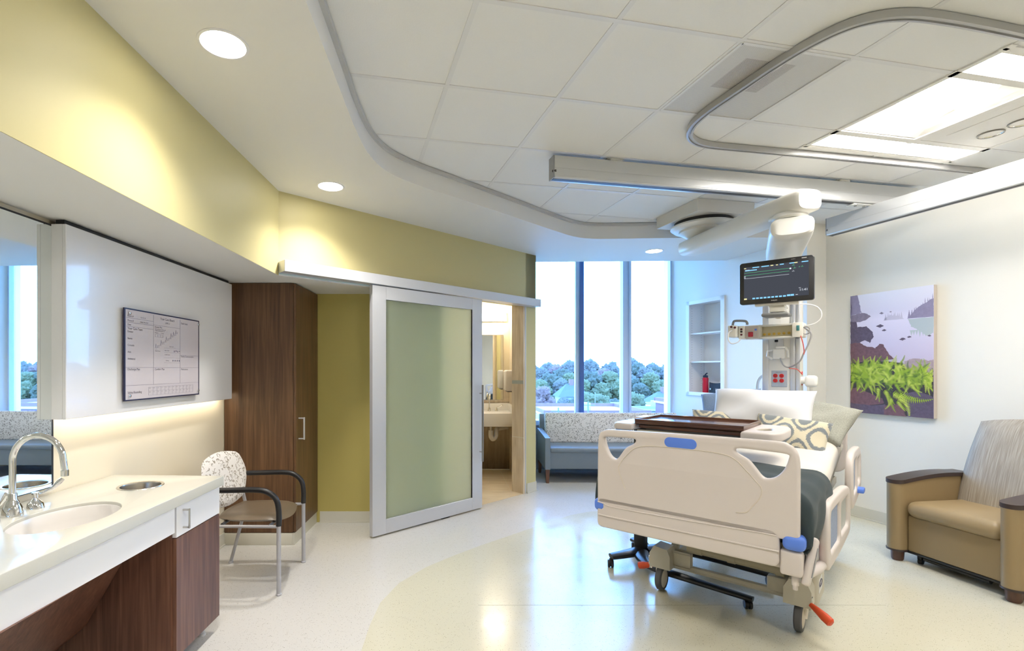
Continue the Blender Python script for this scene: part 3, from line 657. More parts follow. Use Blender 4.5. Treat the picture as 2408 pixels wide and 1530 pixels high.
# faucet
t = thing('gooseneck_faucet', 'chrome gooseneck faucet with wrist blade levers behind the oval basin', 'faucet', (-1.712, 1.94, ZC))
b = B(); b.lathe([(0.036, 0), (0.036, 0.004), (0.032, 0.03), (0.022, 0.055), (0.016, 0.065), (0.015, 0.085), (0.012, 0.09)], 32); obj('base', b, CHROME, t)
sp_ = [(0, 0, 0.085), (0, 0, 0.14), (0, 0, 0.215)]+[(0.1-0.1*math.cos(a*PI/14), 0, 0.215+0.1*math.sin(a*PI/14)) for a in range(1, 14)]+[(0.203, 0, 0.195), (0.206, 0, 0.175)]
b = B(); b.tube(smooth_path(sp_, 3), 0.0115, 16); s_ = obj('spout', b, CHROME, t)
b = B(); b.lathe([(0.0135, 0), (0.0135, 0.022), (0.012, 0.024)], 20, M=T(0.206, 0, 0.156)); obj('aerator', b, CHROME, s_)
for sg in (1, -1):
    b = B(); b.lathe([(0.031, 0), (0.031, 0.004), (0.027, 0.022), (0.014, 0.036), (0.009, 0.042), (0.009, 0.056), (0.012, 0.058), (0.012, 0.066)], 28, M=T(0.005, sg*0.102, 0))
    hb = obj('handle_base', b, CHROME, t)
    b = B(); b.tube([(0.005, sg*0.102, 0.060), (0.03, sg*(0.108), 0.063), (0.06, sg*0.118, 0.078), (0.085, sg*0.128, 0.105), (0.095, sg*0.133, 0.118)], [0.006, 0.005, 0.008, 0.011, 0.009], 12, sx=0.45); obj('lever', b, CHROME, hb)
# guest chair
FAB = mat('squiggle_fabric', srgb(226, 220, 214), 0.85)
def squig(m, base, line, sc, w):
    N, L, b_ = nodes(m); mp = objmap(N, L)
    n = N.new('ShaderNodeTexNoise'); n.inputs['Scale'].default_value = sc*0.8; L.new(mp.outputs[0], n.inputs['Vector'])
    ad = N.new('ShaderNodeMix'); ad.data_type = 'VECTOR'; ad.inputs[0].default_value = 0.035*22/sc; L.new(mp.outputs[0], ad.inputs[4]); L.new(n.outputs['Color'], ad.inputs[5])
    v = N.new('ShaderNodeTexVoronoi'); v.feature = 'F1'; v.inputs['Scale'].default_value = sc; v.inputs['Randomness'].default_value = 0.75; L.new(ad.outputs[1], v.inputs['Vector'])
    n2 = N.new('ShaderNodeTexNoise'); n2.inputs['Scale'].default_value = sc*1.5; L.new(mp.outputs[0], n2.inputs['Vector'])
    r2 = ramp(N, [(0.44, (0, 0, 0)), (0.50, (1, 1, 1))]); L.new(n2.outputs['Fac'], r2.inputs[0])
    r = ramp(N, [(0.40-w, (0, 0, 0)), (0.42-w*.4, (1, 1, 1)), (0.44+w*.4, (1, 1, 1)), (0.46+w, (0, 0, 0))]); L.new(v.outputs['Distance'], r.inputs[0])
    mu = N.new('ShaderNodeMath'); mu.operation = 'MULTIPLY'; L.new(r.outputs[0], mu.inputs[0]); L.new(r2.outputs[0], mu.inputs[1])
    x = N.new('ShaderNodeMix'); x.data_type = 'RGBA'; x.inputs[6].default_value = (*base, 1); x.inputs[7].default_value = (*line, 1)
    L.new(mu.outputs[0], x.inputs[0]); L.new(x.outputs[2], b_.inputs['Base Color'])
squig(FAB, srgb(228, 223, 218), srgb(150, 140, 126), 31, 0.08)
VIN = mat('taupe_vinyl', srgb(106, 92, 74), 0.34)
LEGM = mat('chair_silver_enamel', srgb(176, 176, 182), 0.35, 0.3)
t = thing('guest_chair', 'guest chair with squiggle patterned back, taupe seat and black arms by the wardrobe', 'chair', (-1.31, 3.32, 0), PI/2)
# local: -y is the front (room side), +x the far side
b = B()
def seatf(u, v):
    a = 2*PI*u; r = v
    k = 1/max(abs(math.cos(a)), abs(math.sin(a)))**0.55
    x = 0.225*r*math.cos(a)*k; y = 0.225*r*math.sin(a)*k-0.045
    return Vector((x, y, 0))
def shell(b, top, th):
    b.grid(40, 10, lambda u, v: (seatf(u, v).x, seatf(u, v).y, top(seatf(u, v).x, seatf(u, v).y)-0.030*v**6), closeu=True)
    b.grid(40, 10, lambda u, v: (seatf(u, v*0.99+0.01).x, seatf(u, v*0.99+.01).y, top(seatf(u, v).x, seatf(u, v).y)-0.030-th*(1-v**5)), closeu=True)
stop = lambda x, y: 0.478-0.06*x*x*0-0.9*max(0, -y-0.16)**2*2.2+0.10*max(0, y-0.08)+0.12*x*x
shell(b, stop, 0.03); obj('seat', b, VIN, t)
b = B()                                       # backrest: curved padded shell
def backf(u, v, off):
    a = 2*PI*u; k = 1/max(abs(math.cos(a)), abs(math.sin(a)))**0.42
    sx = 0.255*v*math.cos(a)*k; sz = 0.178*v*math.sin(a)*k
    if sz < 0: sx *= 1-0.9*abs(sz)
    x = sx; z = 0.665+sz; y = 0.160+0.22*(z-0.5)-0.25*x*x-0.12*x+off
    return (x, y, z)
b.grid(44, 10, lambda u, v: backf(u, v, -0.022*(1-v**6)), closeu=True)
b.grid(44, 10, lambda u, v: backf(u, v, 0.022*(1-v**6)), closeu=True)
obj('backrest', b, FAB, t)
for sx in (-1, 1):
    b = B(); b.tube([(sx*0.262, -0.262, 0.012), (sx*0.262, -0.262, 0.435)], 0.0135, 16); b.lathe([(0.016, 0), (0.018, 0.008), (0.013, 0.014)], 14, M=T(sx*0.262, -0.262, 0)); obj('leg', b, LEGM, t)
    b = B(); b.tube(smooth_path([(sx*0.262, -0.262, 0.43), (sx*0.262, -0.262, 0.52), (sx*0.262, -0.245, 0.595), (sx*0.262, -0.19, 0.64), (sx*0.262, -0.11, 0.653), (sx*0.262, 0.05, 0.650), (sx*0.258, 0.18, 0.648)], 5), 0.0175, 14); obj('armrest', b, DARK, t)
    b = B(); b.tube([(sx*0.252, 0.26, 0.012), (sx*0.24, 0.145, 0.42), (sx*0.225, 0.17, 0.55), (sx*0.20, 0.215, 0.66)], 0.012, 12); b.tube([(sx*0.24, 0.145, 0.42), (sx*0.262, -0.262, 0.425)], 0.010, 10); b.lathe([(0.016, 0), (0.018, 0.008), (0.013, 0.014)], 14, M=T(sx*0.252, 0.26, 0)); obj('leg', b, LEGM, t)
b = B(); b.tube([(-0.24, 0.10, 0.43), (0.24, 0.10, 0.43)], 0.010, 10); b.tube([(-0.262, -0.2, 0.425), (0.262, -0.2, 0.425)], 0.010, 10); b.box(-0.16, 0.16, -0.20, 0.08, 0.425, 0.445, 0.004); obj('seat_frame', b, DGREY, t)
# ---------------------------------------------------------------- sliding door with its rail
FROST = mat('frosted_glass', srgb(200, 212, 196), 0.2, spec=0.5, trans=0.0)
nF, lF, bF = nodes(FROST)
tF = nF.new('ShaderNodeBsdfTranslucent'); tF.inputs[0].default_value = (0.92, 0.97, 0.90, 1); xF = nF.new('ShaderNodeMixShader'); xF.inputs[0].default_value = 0.7
oF = [n for n in nF if n.type == 'OUTPUT_MATERIAL'][0]; lF.new(bF.outputs[0], xF.inputs[1]); lF.new(tF.outputs[0], xF.inputs[2]); lF.new(xF.outputs[0], oF.inputs['Surface'])
ang = math.atan2(DD.y, DD.x)
def dwo(t_, off, z=0): p = C0+DD*t_+DN*off; return (p.x, p.y, z)
t = thing('sliding_door', 'wide sliding door with frosted glass in a silver frame before the bathroom', 'door', dwo(1.415, 0.068), ang)
# local x along the wall, -y towards the room
hw_, z0, z1 = 0.655, 0.014, 2.098
b = B()
for x0, x1 in ((-hw_, -hw_+0.137), (hw_-0.14, hw_)): b.box(x0, x1, -0.022, 0.022, z0, z1, 0.0015, 1)
b.box(-hw_+0.137, hw_-0.14, -0.022, 0.022, z0, z0+0.12, 0.0015, 1); b.box(-hw_+0.137, hw_-0.14, -0.022, 0.022, z1-0.11, z1, 0.0015, 1)
obj('door_frame', b, mat('door_silver_enamel', (0.60, 0.61, 0.65), 0.33, 0.35), t)
b = B(); b.box(-hw_+0.137, hw_-0.14, -0.006, 0.006, z0+0.12, z1-0.11); obj('glass_panel', b, FROST, t)
b = B(); b.tube([(hw_-0.035, -0.062, 0.485), (hw_-0.035, -0.062, 1.245)], 0.010, 14); obj('pull_handle', b, mat('dark_steel', (0.30, 0.29, 0.28), 0.3, 0.9), t)
hd = t.children[-1]
for zz in (0.578, 1.160):
    b = B(); b.tube([(hw_-0.035, -0.062, zz), (hw_-0.035, -0.02, zz)], 0.007, 12); obj('standoff', b, STEEL, hd)
b = B(); b.box(0.12, 0.22, -0.012, 0.012, 0.003, 0.02); obj('floor_guide', b, DARK, t)
t = thing('door_rail', 'silver header track over the sliding door along the yellow wall', 'door track', dwo(1.5, 0.0, 2.10), ang)
b = B(); b.box(-1.505, 1.505, -0.115, -0.006, 0.004, 0.088, 0.002, 1); obj('track_cover', b, mat('door_silver_enamel', (0, 0, 0)), t)
b = B(); b.box(-1.5, 1.5, -0.006, 0.0, 0.03, 0.08); obj('wall_plate', b, STEEL, t)
# ---------------------------------------------------------------- bathroom things
t = thing('bathroom_sink', 'white wall hung bathroom sink with drain pipes seen through the doorway', 'sink', (0.45, 6.62, 0.83))
b = B(); b.box(-0.40, 0.405, -0.26, 0.25, -0.17, -0.0, 0.004); b.box(-0.40, 0.405, 0.22, 0.25, 0, 0.10, 0.003); b.box(0.385, 0.405, -0.2, 0.25, 0, 0.10, 0.003); obj('basin_block', b, mat('white_solid_surface', (0.84, 0.82, 0.78), 0.25), t)
b = B(); b.lathe([(0.015, -0.17), (0.015, -0.30)], 14, M=T(0.13, 0.02, 0)); b.tube(smooth_path([(0.13, 0.02, -0.25), (0.13, 0.02, -0.33), (0.16, 0.03, -0.37), (0.20, 0.04, -0.33), (0.21, 0.06, -0.26), (0.24, 0.10, -0.235), (0.37, 0.20, -0.23)], 5), 0.032, 14); obj('drain_pipe', b, mat('white_pipe_wrap', (0.75, 0.72, 0.66), 0.6), t)
b = B(); b.tube([(0.395, 0.18, -0.215), (0.33, 0.16, -0.215)], 0.014, 10); obj('valve', b, CHROME, t)
t = thing('bathroom_faucet', 'small chrome gooseneck faucet on the white bathroom sink', 'faucet', (0.565, 6.73, 0.832))
b = B(); b.lathe([(0.026, 0), (0.022, 0.03), (0.012, 0.05)], 20); b.tube(smooth_path([(0, 0, 0.04), (0, 0, 0.16), (0, -0.03, 0.22), (0, -0.08, 0.24), (0, -0.13, 0.21), (0, -0.14, 0.17)], 5), 0.009, 12); obj('spout', b, CHROME, t)
b = B(); b.lathe([(0.022, 0), (0.018, 0.025), (0.009, 0.04), (0.009, 0.055)], 18, M=T(0.10, -0.01, 0)); b.tube([(0.10, -0.01, 0.05), (0.14, -0.02, 0.06), (0.17, -0.05, 0.085)], [0.005, 0.006, 0.009], 10); obj('lever', b, CHROME, t)
t = thing('bathroom_mirror', 'tall mirror above the white bathroom sink', 'mirror', (0.45, 6.868, 0.97))
b = B(); b.box(-0.36, 0.325, -0.0, 0.010, 0, 0.91); obj('backing', b, STEEL, t)
b = B(); b.box(-0.35, 0.315, -0.006, -0.001, 0.01, 0.90); obj('mirror_glass', b, MIRROR, t, 0)
t = thing('vanity_light', 'glowing bar light above the bathroom mirror', 'wall light', (0.45, 6.85, 2.12))
b = B(); b.box(-0.38, 0.37, -0.01, 0.026, -0.06, 0.05, 0.003); obj('back_plate', b, STEEL, t)
b = B(); b.box(-0.36, 0.35, -0.075, -0.011, -0.052, 0.045, 0.012); obj('diffuser', b, emis('vanity_glow', (1, 0.92, 0.78), 34.0), t)
t = thing('added_bath_fill_light', 'added round fill light on the bathroom ceiling, out of view', 'ceiling light', (0.3, 5.9, 2.45))  # unseen lamp added to brighten the bathroom and the frosted door
b = B(); b.lathe([(0.10, 0), (0.10, -0.008), (0.085, -0.010)], 32); obj('trim_ring', b, mat('white_trim_ring', (0, 0, 0)), t)
b = B(); b.lathe([(0.084, -0.0105), (0.084, -0.012)], 32); obj('diffuser', b, emis('bath_fill_glow', (1, 0.94, 0.84), 60.0), t)
t = thing('towel_dispenser', 'white paper towel dispenser on the bathroom side wall beside the sink', 'dispenser', (0.858, 6.45, 1.12))
b = B(); b.box(-0.115, 0.0, -0.14, 0.14, 0, 0.27, 0.025, 3); obj('body', b, mat('dispenser_grey', (0.62, 0.58, 0.55), 0.35), t)
b = B(); b.box(-0.09, -0.02, -0.11, 0.11, -0.012, 0.001, 0.003); obj('outlet_slot', b, DGREY, t)
# ================================================================ hospital bed (local: x right, y towards the head)
BRZ = math.radians(-43.2); BO = Vector((1.16, 2.415)); BU = Vector((0.6845, 0.729)); BV = Vector((0.729, -0.6845))
def bl(x, y, z=0): p = BO+BV*x+BU*y; return (p.x, p.y, z)
bed = thing('hospital_bed', 'raised beige electric hospital bed with blue corner bumpers', 'bed', bl(0, 0), BRZ)
VM_ = Matrix.Rotation(PI/2, 4, 'X')      # plate xy -> x,z standing, thickness along y
outl = smooth_path([(-.460, .66, 0), (-.460, .80, 0), (-.459, .90, 0), (-.457, 1.0, 0), (-.448, 1.045, 0), (-.42, 1.066, 0), (-.36, 1.072, 0), (0, 1.080, 0), (.36, 1.084, 0), (.42, 1.075, 0), (.450, 1.048, 0), (.461, 1.0, 0), (.462, .90, 0), (.462, .80, 0), (.462, .66, 0)], 3)
hl = smooth_path([(-.415, 1.028, 0), (-.33, 1.033, 0), (-.258, 1.034, 0), (-.247, 1.022, 0), (-.262, 1.005, 0), (-.297, .984, 0), (-.322, .952, 0), (-.340, .926, 0), (-.359, .915, 0), (-.385, .930, 0), (-.405, .965, 0), (-.418, 1.01, 0)], 3, True)
hr = smooth_path([(.415, 1.032, 0), (.33, 1.036, 0), (.235, 1.038, 0), (.216, 1.026, 0), (.232, 1.010, 0), (.268, .990, 0), (.298, .955, 0), (.318, .928, 0), (.340, .915, 0), (.375, .928, 0), (.405, .965, 0), (.421, 1.012, 0)], 3, True)
flat = lambda p: [(q.x, q.y) for q in p]
b = B(); b.plate([flat(outl), flat(hl), flat(hr)], 0.040, 0.013, T(0, 0.022, 0) @ VM_, res=3); b.plate([rrect(-.460, .388, .533, .70, .03)], 0.040, 0.010, T(0, 0.022, 0) @ VM_)
fbd = obj('footboard', b, BEIGE, bed, 50)
def groove(name, pts, r, m, par, closed=False, y=0.001, n=5):
    b = B(); b.tube(smooth_path([(p[0], y, p[1]) for p in pts], n, closed), r, 8, closed=closed); return obj(name, b, m, par)
groove('molded_ridge', [(-.30, .765), (-.335, .86), (-.325, .90), (-.30, .935), (-.25, .985), (-.19, 1.004), (-.10, 1.010), (.05, 1.011), (.17, 1.004), (.22, .985), (.26, .945), (.30, .90), (.322, .87), (.318, .83), (.285, .78), (.262, .752), (.22, .744)], 0.0022, mat('bed_ridge_plastic', srgb(208, 198, 184), 0.4), fbd)
groove('molded_ridge', [(-.45, .602), (-.38, .600), (0, .603), (.35, .606), (.384, .606)], 0.0045, BEIGE, fbd, y=0.0)
groove('molded_ridge', [(-.455, .67), (-.42, .665), (-.36, .655), (0, .662), (.30, .672), (.38, .672)], 0.003, BEIGE, fbd, y=0.001)
b = B(); b.plate([rrect(-.097, .054, 1.011, 1.061, .0245, 8)], 0.046, 0.002, T(0, 0.022, 0) @ VM_); obj('grip_inlay', b, BLUE, fbd)
b = B(); b.box(.388, .47, 0.012, 0.13, .505, .615, 0.012, 3); b.box(-.455, .47, 0.045, 0.10, .52, .60, 0.008); b.box(-.462, -.40, 0.012, 0.11, .535, .60, .01); obj('foot_crossbar', b, BEIGE, bed)
for x0, x1 in ((.398, .482), (-.482, -.408)):
    b = B(); b.box(x0, x1, -0.006 if x0 > 0 else 0.0, 0.085, .618, .686, 0.024, 4); obj('corner_bumper', b, BLUE, bed)
# headboard
b = B(); b.plate([rrect(-.46, .46, .62, 1.06, .08, 6), rrect(-.20, .20, .98, 1.03, .024, 5)], 0.036, 0.012, T(0, 2.20, 0) @ VM_); obj('headboard', b, BEIGE, bed)
# deck and under-structure
b = B()
b.box(-.44, .44, .10, 1.16, .635, .665, .008); b.box(-.40, -.36, .08, 2.14, .545, .60, .006); b.box(.36, .40, .08, 2.14, .545, .60, .006)
for yy in (.35, .8, 1.25, 1.75, 2.1): b.box(-.40, .40, yy-.02, yy+.02, .55, .60, .004)
obj('deck_frame', b, BEIGE2, bed)
b = B(); b.box(-.44, .44, 0, 1.0, 0, .03, .008, M=T(0, 1.16, .635, rx=math.radians(10.5))); obj('back_section', b, BEIGE2, bed)
b = B()
b.box(-.36, -.30, .70, 2.02, .13, .22, .012); b.box(.30, .36, .70, 2.02, .13, .22, .012); b.box(-.33, .33, 1.90, 1.97, .14, .21, .01)
b.tube([(-.30, .74, .150), (.33, .74, .150)], .022, 8, M=None); obj('base_frame', b, BEIGE2, bed)
b = B(); b.tube([(-.20, .70, .30), (.28, .70, .29)], .030, 18); b.tube([(-.20, .70, .30), (-.12, .70, .30)], .036, 18); b.tube([(0.02, .70, .295), (.06, .70, .295)], .034, 18); b.tube([(.26, .70, .29), (.30, .70, .29)], .036, 18); obj('actuator', b, mat('actuator_grey_beige', srgb(158, 150, 128), 0.45), bed)
for sx in (-1, 1):
    for yy, zz, aa, ln_ in ((.74, .22, -36, .42), (1.95, .20, 33, .42)):
        b = B(); b.box(-.022, .022, -.018, .018, 0, ln_, .006, M=T(sx*.30, yy, zz, rx=math.radians(aa))); obj('lift_arm', b, BEIGE2, bed)
TIRE = mat('grey_tire_rubber', (0.10, 0.10, 0.105), 0.6)
for cx_, cy_ in ((-.345, .665), (.368, .66), (-.345, 1.98), (.368, 1.98)):
    b = B()
    b.prism([(-.062, .150), (.062, .150), (.062, .235), (.045, .275), (-.035, .285), (-.062, .235)], -.06, .06, M=T(cx_, cy_+.01, 0) @ Matrix.Rotation(PI/2, 4, 'X'))
    sg = 1 if cx_ > 0 else -1
    b.box(cx_-sg*.15, cx_-sg*.03, cy_+.02, cy_+.07, .17, .25, .01)
    b.tube([(cx_, cy_, .14), (cx_, cy_, .18)], .03, 14)
    hs = obj('caster_housing', b, BEIGE2, bed)
    M = T(cx_+sg*.004, cy_, .0755) @ Matrix.Rotation(PI/2, 4, 'Y') @ Matrix.Rotation(0, 4, 'Z')
    b = B(); b.lathe([(.056, -.018), (.068, -.019), (.0745, -.013), (.0755, 0), (.0745, .013), (.068, .019), (.056, .018)], 36, M=M, cap=False); obj('tire', b, TIRE, hs)
    b = B(); b.lathe([(.0, -.022), (.02, -.024), (.05, -.019), (.057, -.016), (.057, .016), (.05, .019), (.02, .024), (0, .022)], 30, M=M, cap=False); b.tube([(cx_, cy_, .16), (cx_+sg*.028, cy_+.01, .12), (cx_+sg*.026, cy_, .075)], [.02, .016, .013], 10); obj('wheel_hub', b, mat('hub_cream', srgb(214, 205, 188), 0.4), hs)
    if cy_ < 1:
        b = B()
        if sg > 0: pth, w_ = [(.425, .615, .175), (.455, .60, .160), (.487, .583, .142), (.512, .570, .128), (.518, .567, .125)], [.012, .018, .024, .024, .016]
        else: pth, w_ = [(-.395, .635, .155), (-.42, .628, .148), (-.45, .622, .140), (-.475, .618, .134), (-.480, .617, .133)], [.012, .018, .023, .022, .015]
        b.tube(pth, w_, 14, sx=0.8); obj('brake_pedal', b, REDP, hs)
        b = B(); b.box(cx_+sg*.05, cx_+sg*.066, cy_-.045, cy_-.02, .14, .21, .003, M=None); obj('pedal_arm', b, STEEL, hs)
# cover over the rear of the foot casters with the round label
b = B(); b.box(.335, .440, .73, 1.06, .09, .30, .03, 3); obj('base_cover', b, BEIGE2, bed)
cvr = bed.children[-1]
LBL = Matrix.Translation((.4405, .80, .20)) @ Matrix(((0, 0, 1, 0), (1, 0, 0, 0), (0, 1, 0, 0), (0, 0, 0, 1)))
b = B(); b.plate([rrect(0, .13, -.03, .045, .01)], .001, .0002, LBL); obj('label_plate', b, mat('label_white', (0.7, 0.7, 0.7), 0.4), cvr)
b = B(); b.tube([(.4415, .865+.05*math.cos(a*PI/12), .215+.016*math.sin(a*PI/12)) for a in range(24)], .0022, 6, closed=True); b.text('Hill-Rom', LBL @ T(.015, -.008, .001), .028); obj('label_print', b, mat('label_navy', (0.02, 0.025, 0.10), 0.5), cvr)
# control pod at the foot end
b = B(); M = T(.488, .10, .565, rx=math.radians(-20), ry=math.radians(8)); b.box(-.016, .016, -.035, .035, -.11, .10, .014, 3, M=M); p_ = obj('control_pod', b, BEIGE, bed)
b = B(); b.box(.0155, .0185, -.025, .025, -.07, .06, .002, 1, M=M); obj('keypad', b, mat('keypad_grey', srgb(150, 152, 155), 0.5, noise=0.35, scale=60), p_)
b = B(); b.tube([(.47, .10, .50), (.49, .30, .47), (.49, .50, .44)], .022, 12); b.box(.475, .505, .46, .60, .42, .47, .01); b.tube([(.44, .05, .505), (.44, .05, .46)], .014, 12); b.tube([(.44, .05, .46), (.44, .05, .44)], .010, 12); obj('rail_arm', b, BEIGE, bed)
b = B(); b.box(.455, .475, .36, .42, .50, .54, .006); obj('release_tab', b, mat('red_plastic', srgb(196, 52, 40), 0.4), bed)
# side rails, standing in x = const planes (plate xy -> y, z)
RM = Matrix(((0, 0, 1, 0), (1, 0, 0, 0), (0, 1, 0, 0), (0, 0, 0, 1)))
KEY1 = mat('rail_label_blue', srgb(142, 156, 182), 0.5, noise=0.3, scale=90); KEY2 = mat('rail_window_grey', srgb(178, 184, 182), 0.3)
def siderail(sx, y0, y1, z0, z1, x0, tilt):
    L_ = y1-y0; H = z1-z0
    out = smooth_path([(0.03, 0, 0), (0.0, H*.25, 0), (0.0, H*.60, 0), (.03, H*.86, 0), (.10, H*.985, 0), (L_*.35, H, 0), (L_*.7, H*.97, 0), (L_-.08, H*.90, 0), (L_-.015, H*.74, 0), (L_, H*.5, 0), (L_-.02, H*.15, 0), (L_-.08, .01, 0), (L_*.5, -.01, 0), (.09, -.01, 0)], 4, True)
    wa = rrect(.075, L_*.46, H*.20, H*.82, .03); wb = rrect(L_*.52, L_-.09, H*.22, H*.76, .03)
    M = T(sx*x0, y0, z0, rz=-sx*tilt) @ RM
    b = B(); b.plate([flat(out), wa, wb], .040, .014, M); r = obj('side_rail', b, BEIGE, bed, 50)
    b = B(); b.plate([rrect(.07, L_*.465, H*.19, H*.83, .03)], .016, .002, M); obj('rail_keypad', b, KEY1, r)
    b = B(); b.plate([rrect(L_*.515, L_-.085, H*.21, H*.77, .03)], .010, .002, M); obj('rail_window', b, KEY2, r)
    b = B(); b.box(-.05, .0, L_*.35, L_*.65, -.05, .06, .008, M=T(sx*x0, y0, z0-.0) if sx > 0 else T(sx*x0+.05, y0, z0)); obj('rail_hinge', b, DGREY, r)
    return r
siderail(1, .42, 1.22, .43, .75, .500, math.radians(2.0)); rr_ = siderail(1, 1.32, 2.02, .55, .885, .530, 0)
b = B(); b.box(.53, .585, 1.66, 1.75, .585, .615, .008); obj('rail_release', b, BLUE, rr_)
siderail(-1, .42, 1.22, .40, .72, .500, 0); siderail(-1, 1.32, 2.02, .50, .80, .505, 0)
# mattress with its fitted sheet
SHEET = mat('cream_sheet_cotton', srgb(214, 207, 196), 0.75, bump=0.25, bscale=9, sheen=0.2)
def mz(y):                                    # height of the mattress middle line
    return 0.752+(max(0, y-1.10)**2/(0.25+max(0, y-1.10)))*0.245
def mf(u, v):
    y = 0.075+2.085*v; a = 2*PI*u; n = 0.34
    c, s_ = math.cos(a), math.sin(a)
    e = min(1, (min(v, 1-v)*2.085/0.05)) if min(v, 1-v) < .024 else 1
    k = 0.5+0.5*math.sqrt(max(0, 1-(1-e)**2))
    x = 0.452*(abs(c)**n)*(1 if c >= 0 else -1)*(0.93+0.07*k); z = 0.088*(abs(s_)**0.5)*(1 if s_ >= 0 else -1)*k
    z += 0.003*math.sin(9*x+4*y)+0.003*math.sin(13*y)*math.cos(7*x)
    return (x, y, mz(y)+z)
t = thing('mattress', 'mattress in a cream fitted sheet lying on the hospital bed', 'mattress', bl(0, 0), BRZ)
b = B(); b.grid(72, 60, mf, closeu=True)
for v in (0, 1): b.grid(72, 3, lambda u, w, v=v: (Vector(mf(u, v))*(1-w)+Vector((0, 0.075+2.085*v, mz(0.075+2.085*v)))*w), closeu=True)
obj('fitted_sheet', b, SHEET, t, 60)
# folded blanket over the foot end
BLK = mat('slate_green_blanket', srgb(46, 58, 62), 0.9, noise=0.12, scale=14, bump=0.35, bscale=12, sheen=0.05)
def blf(u, v0):
    s_ = (u-0.5)*2; q0 = max(0, (.20-v0)/.20); v = max(0, (v0-.20)/.80)
    y = 0.085+0.66*v
    a = abs(s_); ztop = mz(y)+0.094
    # across the top to |x| = .42, round the edge, then down the side
    if a < .60: x, z = a/.60*.42, ztop+.006*(1-(a/.60)**2)
    elif a < .75:
        q = (a-.60)/.15*PI/2; x, z = .42+.068*math.sin(q), ztop-.068*(1-math.cos(q))
    else:
        q = (a-.75)/.25; x, z = .488+.012*math.sin(q*PI)+.006*math.sin(v*15+q*3), ztop-.068-q*(.165+.03*math.sin(v*PI))
        x -= .03*q*(1-v)
    z += .004*math.sin(v*16+3*s_)+.0025*math.sin(s_*14+v*5)
    y2 = y+.010*math.sin(s_*5)
    if q0 > 0: z = max(z-.22*q0, min(z, .612)); y2 -= .030*math.sin(min(1, q0*2.5)*PI/2)-.012*q0; x -= .03*q0*q0
    return (math.copysign(x, s_) if s_ else 0.0, y2, z)
b = B(); b.grid(90, 54, blf)
bk = obj('folded_blanket', b, BLK, None, 70); bk.location = bl(0, 0); bk.rotation_euler = (0, 0, BRZ)
md = bk.modifiers.new('thickness', 'SOLIDIFY'); md.thickness = 0.012; md.offset = 1
tag(bk, 'dark slate green blanket folded over the foot of the bed', 'blanket')
# pillows
def pillow(name, w, h, th, m, seed=0, corner=0.10):
    b = B(); rnd = random.Random(seed); ph = [rnd.uniform(0, 6) for _ in range(6)]
    def f(u, v, sg):
        a, c = u*2-1, v*2-1
        ed = (1-a**4)*(1-c**4)
        tt = th*0.5*max(0, (1-a*a)*(1-c*c))**0.36
        x = a*w/2*(1-corner*(1-c*c)*0.55); y = c*h/2*(1-corner*(1-a*a)*0.75)
        wr = 0.16*tt*(math.sin(3.1*a+ph[0])*math.sin(4.2*c+ph[1])+0.5*math.sin(6*a-5*c+ph[2])*math.sin(2*a+ph[3])+0.35*math.sin(13*a+ph[4])*(c*c))
        return (x, y, sg*(tt+wr))
    b.grid(34, 26, lambda u, v: f(u, v, 1)); b.grid(34, 26, lambda u, v: f(u, v, -1))
    return obj(name, b, m, None, 80)
IK = mat('ikat_fabric', srgb(222, 206, 170), 0.85, sheen=0.2); N, L, pb = nodes(IK)
mp = objmap(N, L); n_ = N.new('ShaderNodeTexNoise'); n_.inputs['Scale'].default_value = 60; n_.inputs['Detail'].default_value = 3
mps = objmap(N, L, (14, 90, 20)); n2 = N.new('ShaderNodeTexNoise'); n2.inputs['Scale'].default_value = 3.0; L.new(mps.outputs[0], n2.inputs['Vector'])
spx = N.new('ShaderNodeSeparateXYZ'); L.new(mp.outputs[0], spx.inputs[0])
def wv(o, per, ph): return mth('COSINE', mth('MULTIPLY_ADD', o, 2*PI/per, ph))
vv = mth('ADD', wv(spx.outputs['X'], 0.200, 0.9), wv(spx.outputs['Y'], 0.270, 0.2))
vv = mth('ADD', vv, mth('MULTIPLY', mth('SUBTRACT', n2.outputs['Fac'], 0.5), 0.7))
vn = mth('MULTIPLY_ADD', vv, 0.25, 0.5)
gry, crm = srgb(116, 122, 126), srgb(200, 191, 166)
rk = ramp(N, [(0.0, crm), (0.08, crm), (0.10, gry), (0.30, gry), (0.33, crm), (0.50, crm), (0.53, gry), (0.54, gry), (0.72, crm), (0.745, gry), (0.90, gry), (0.93, crm)], 'CONSTANT')
rk2 = ramp(N, [(0.0, gry), (0.16, crm), (0.30, gry), (0.44, crm), (0.62, gry), (0.80, crm)], 'CONSTANT')
L.new(vn, rk2.inputs[0]); L.new(rk2.outputs[0], pb.inputs['Base Color'])
N.remove(rk)
PWH = mat('white_pillowcase', (0.68, 0.68, 0.70), 0.8, bump=0.3, bscale=8)
TWD = mat('grey_tweed', srgb(150, 150, 140), 0.9, noise=0.45, scale=160, bump=0.3, bscale=200); TWB = mat('blue_grey_tweed', srgb(120, 140, 168), 0.9, noise=0.3, scale=160)
def put(o, x, y, z, lean, yaw=0, roll=0, label='', cat='pillow', grp='pillows on the bed'):
    o.location = bl(x, y, z); o.rotation_euler = (math.radians(90-lean), math.radians(roll), BRZ+math.radians(yaw)); tag(o, label, cat, grp); return o
put(pillow('throw_pillow', .42, .38, .14, TWD, 3), .315, 1.80, 1.030, 52, -14, 8, 'grey tweed throw pillow behind the right patterned pillow, by the right wall')
put(pillow('throw_pillow', .44, .44, .13, TWB, 4), -.25, 1.93, 1.06, 45, 10, -8, 'blue grey tweed throw pillow on the window side behind the long white pillow')
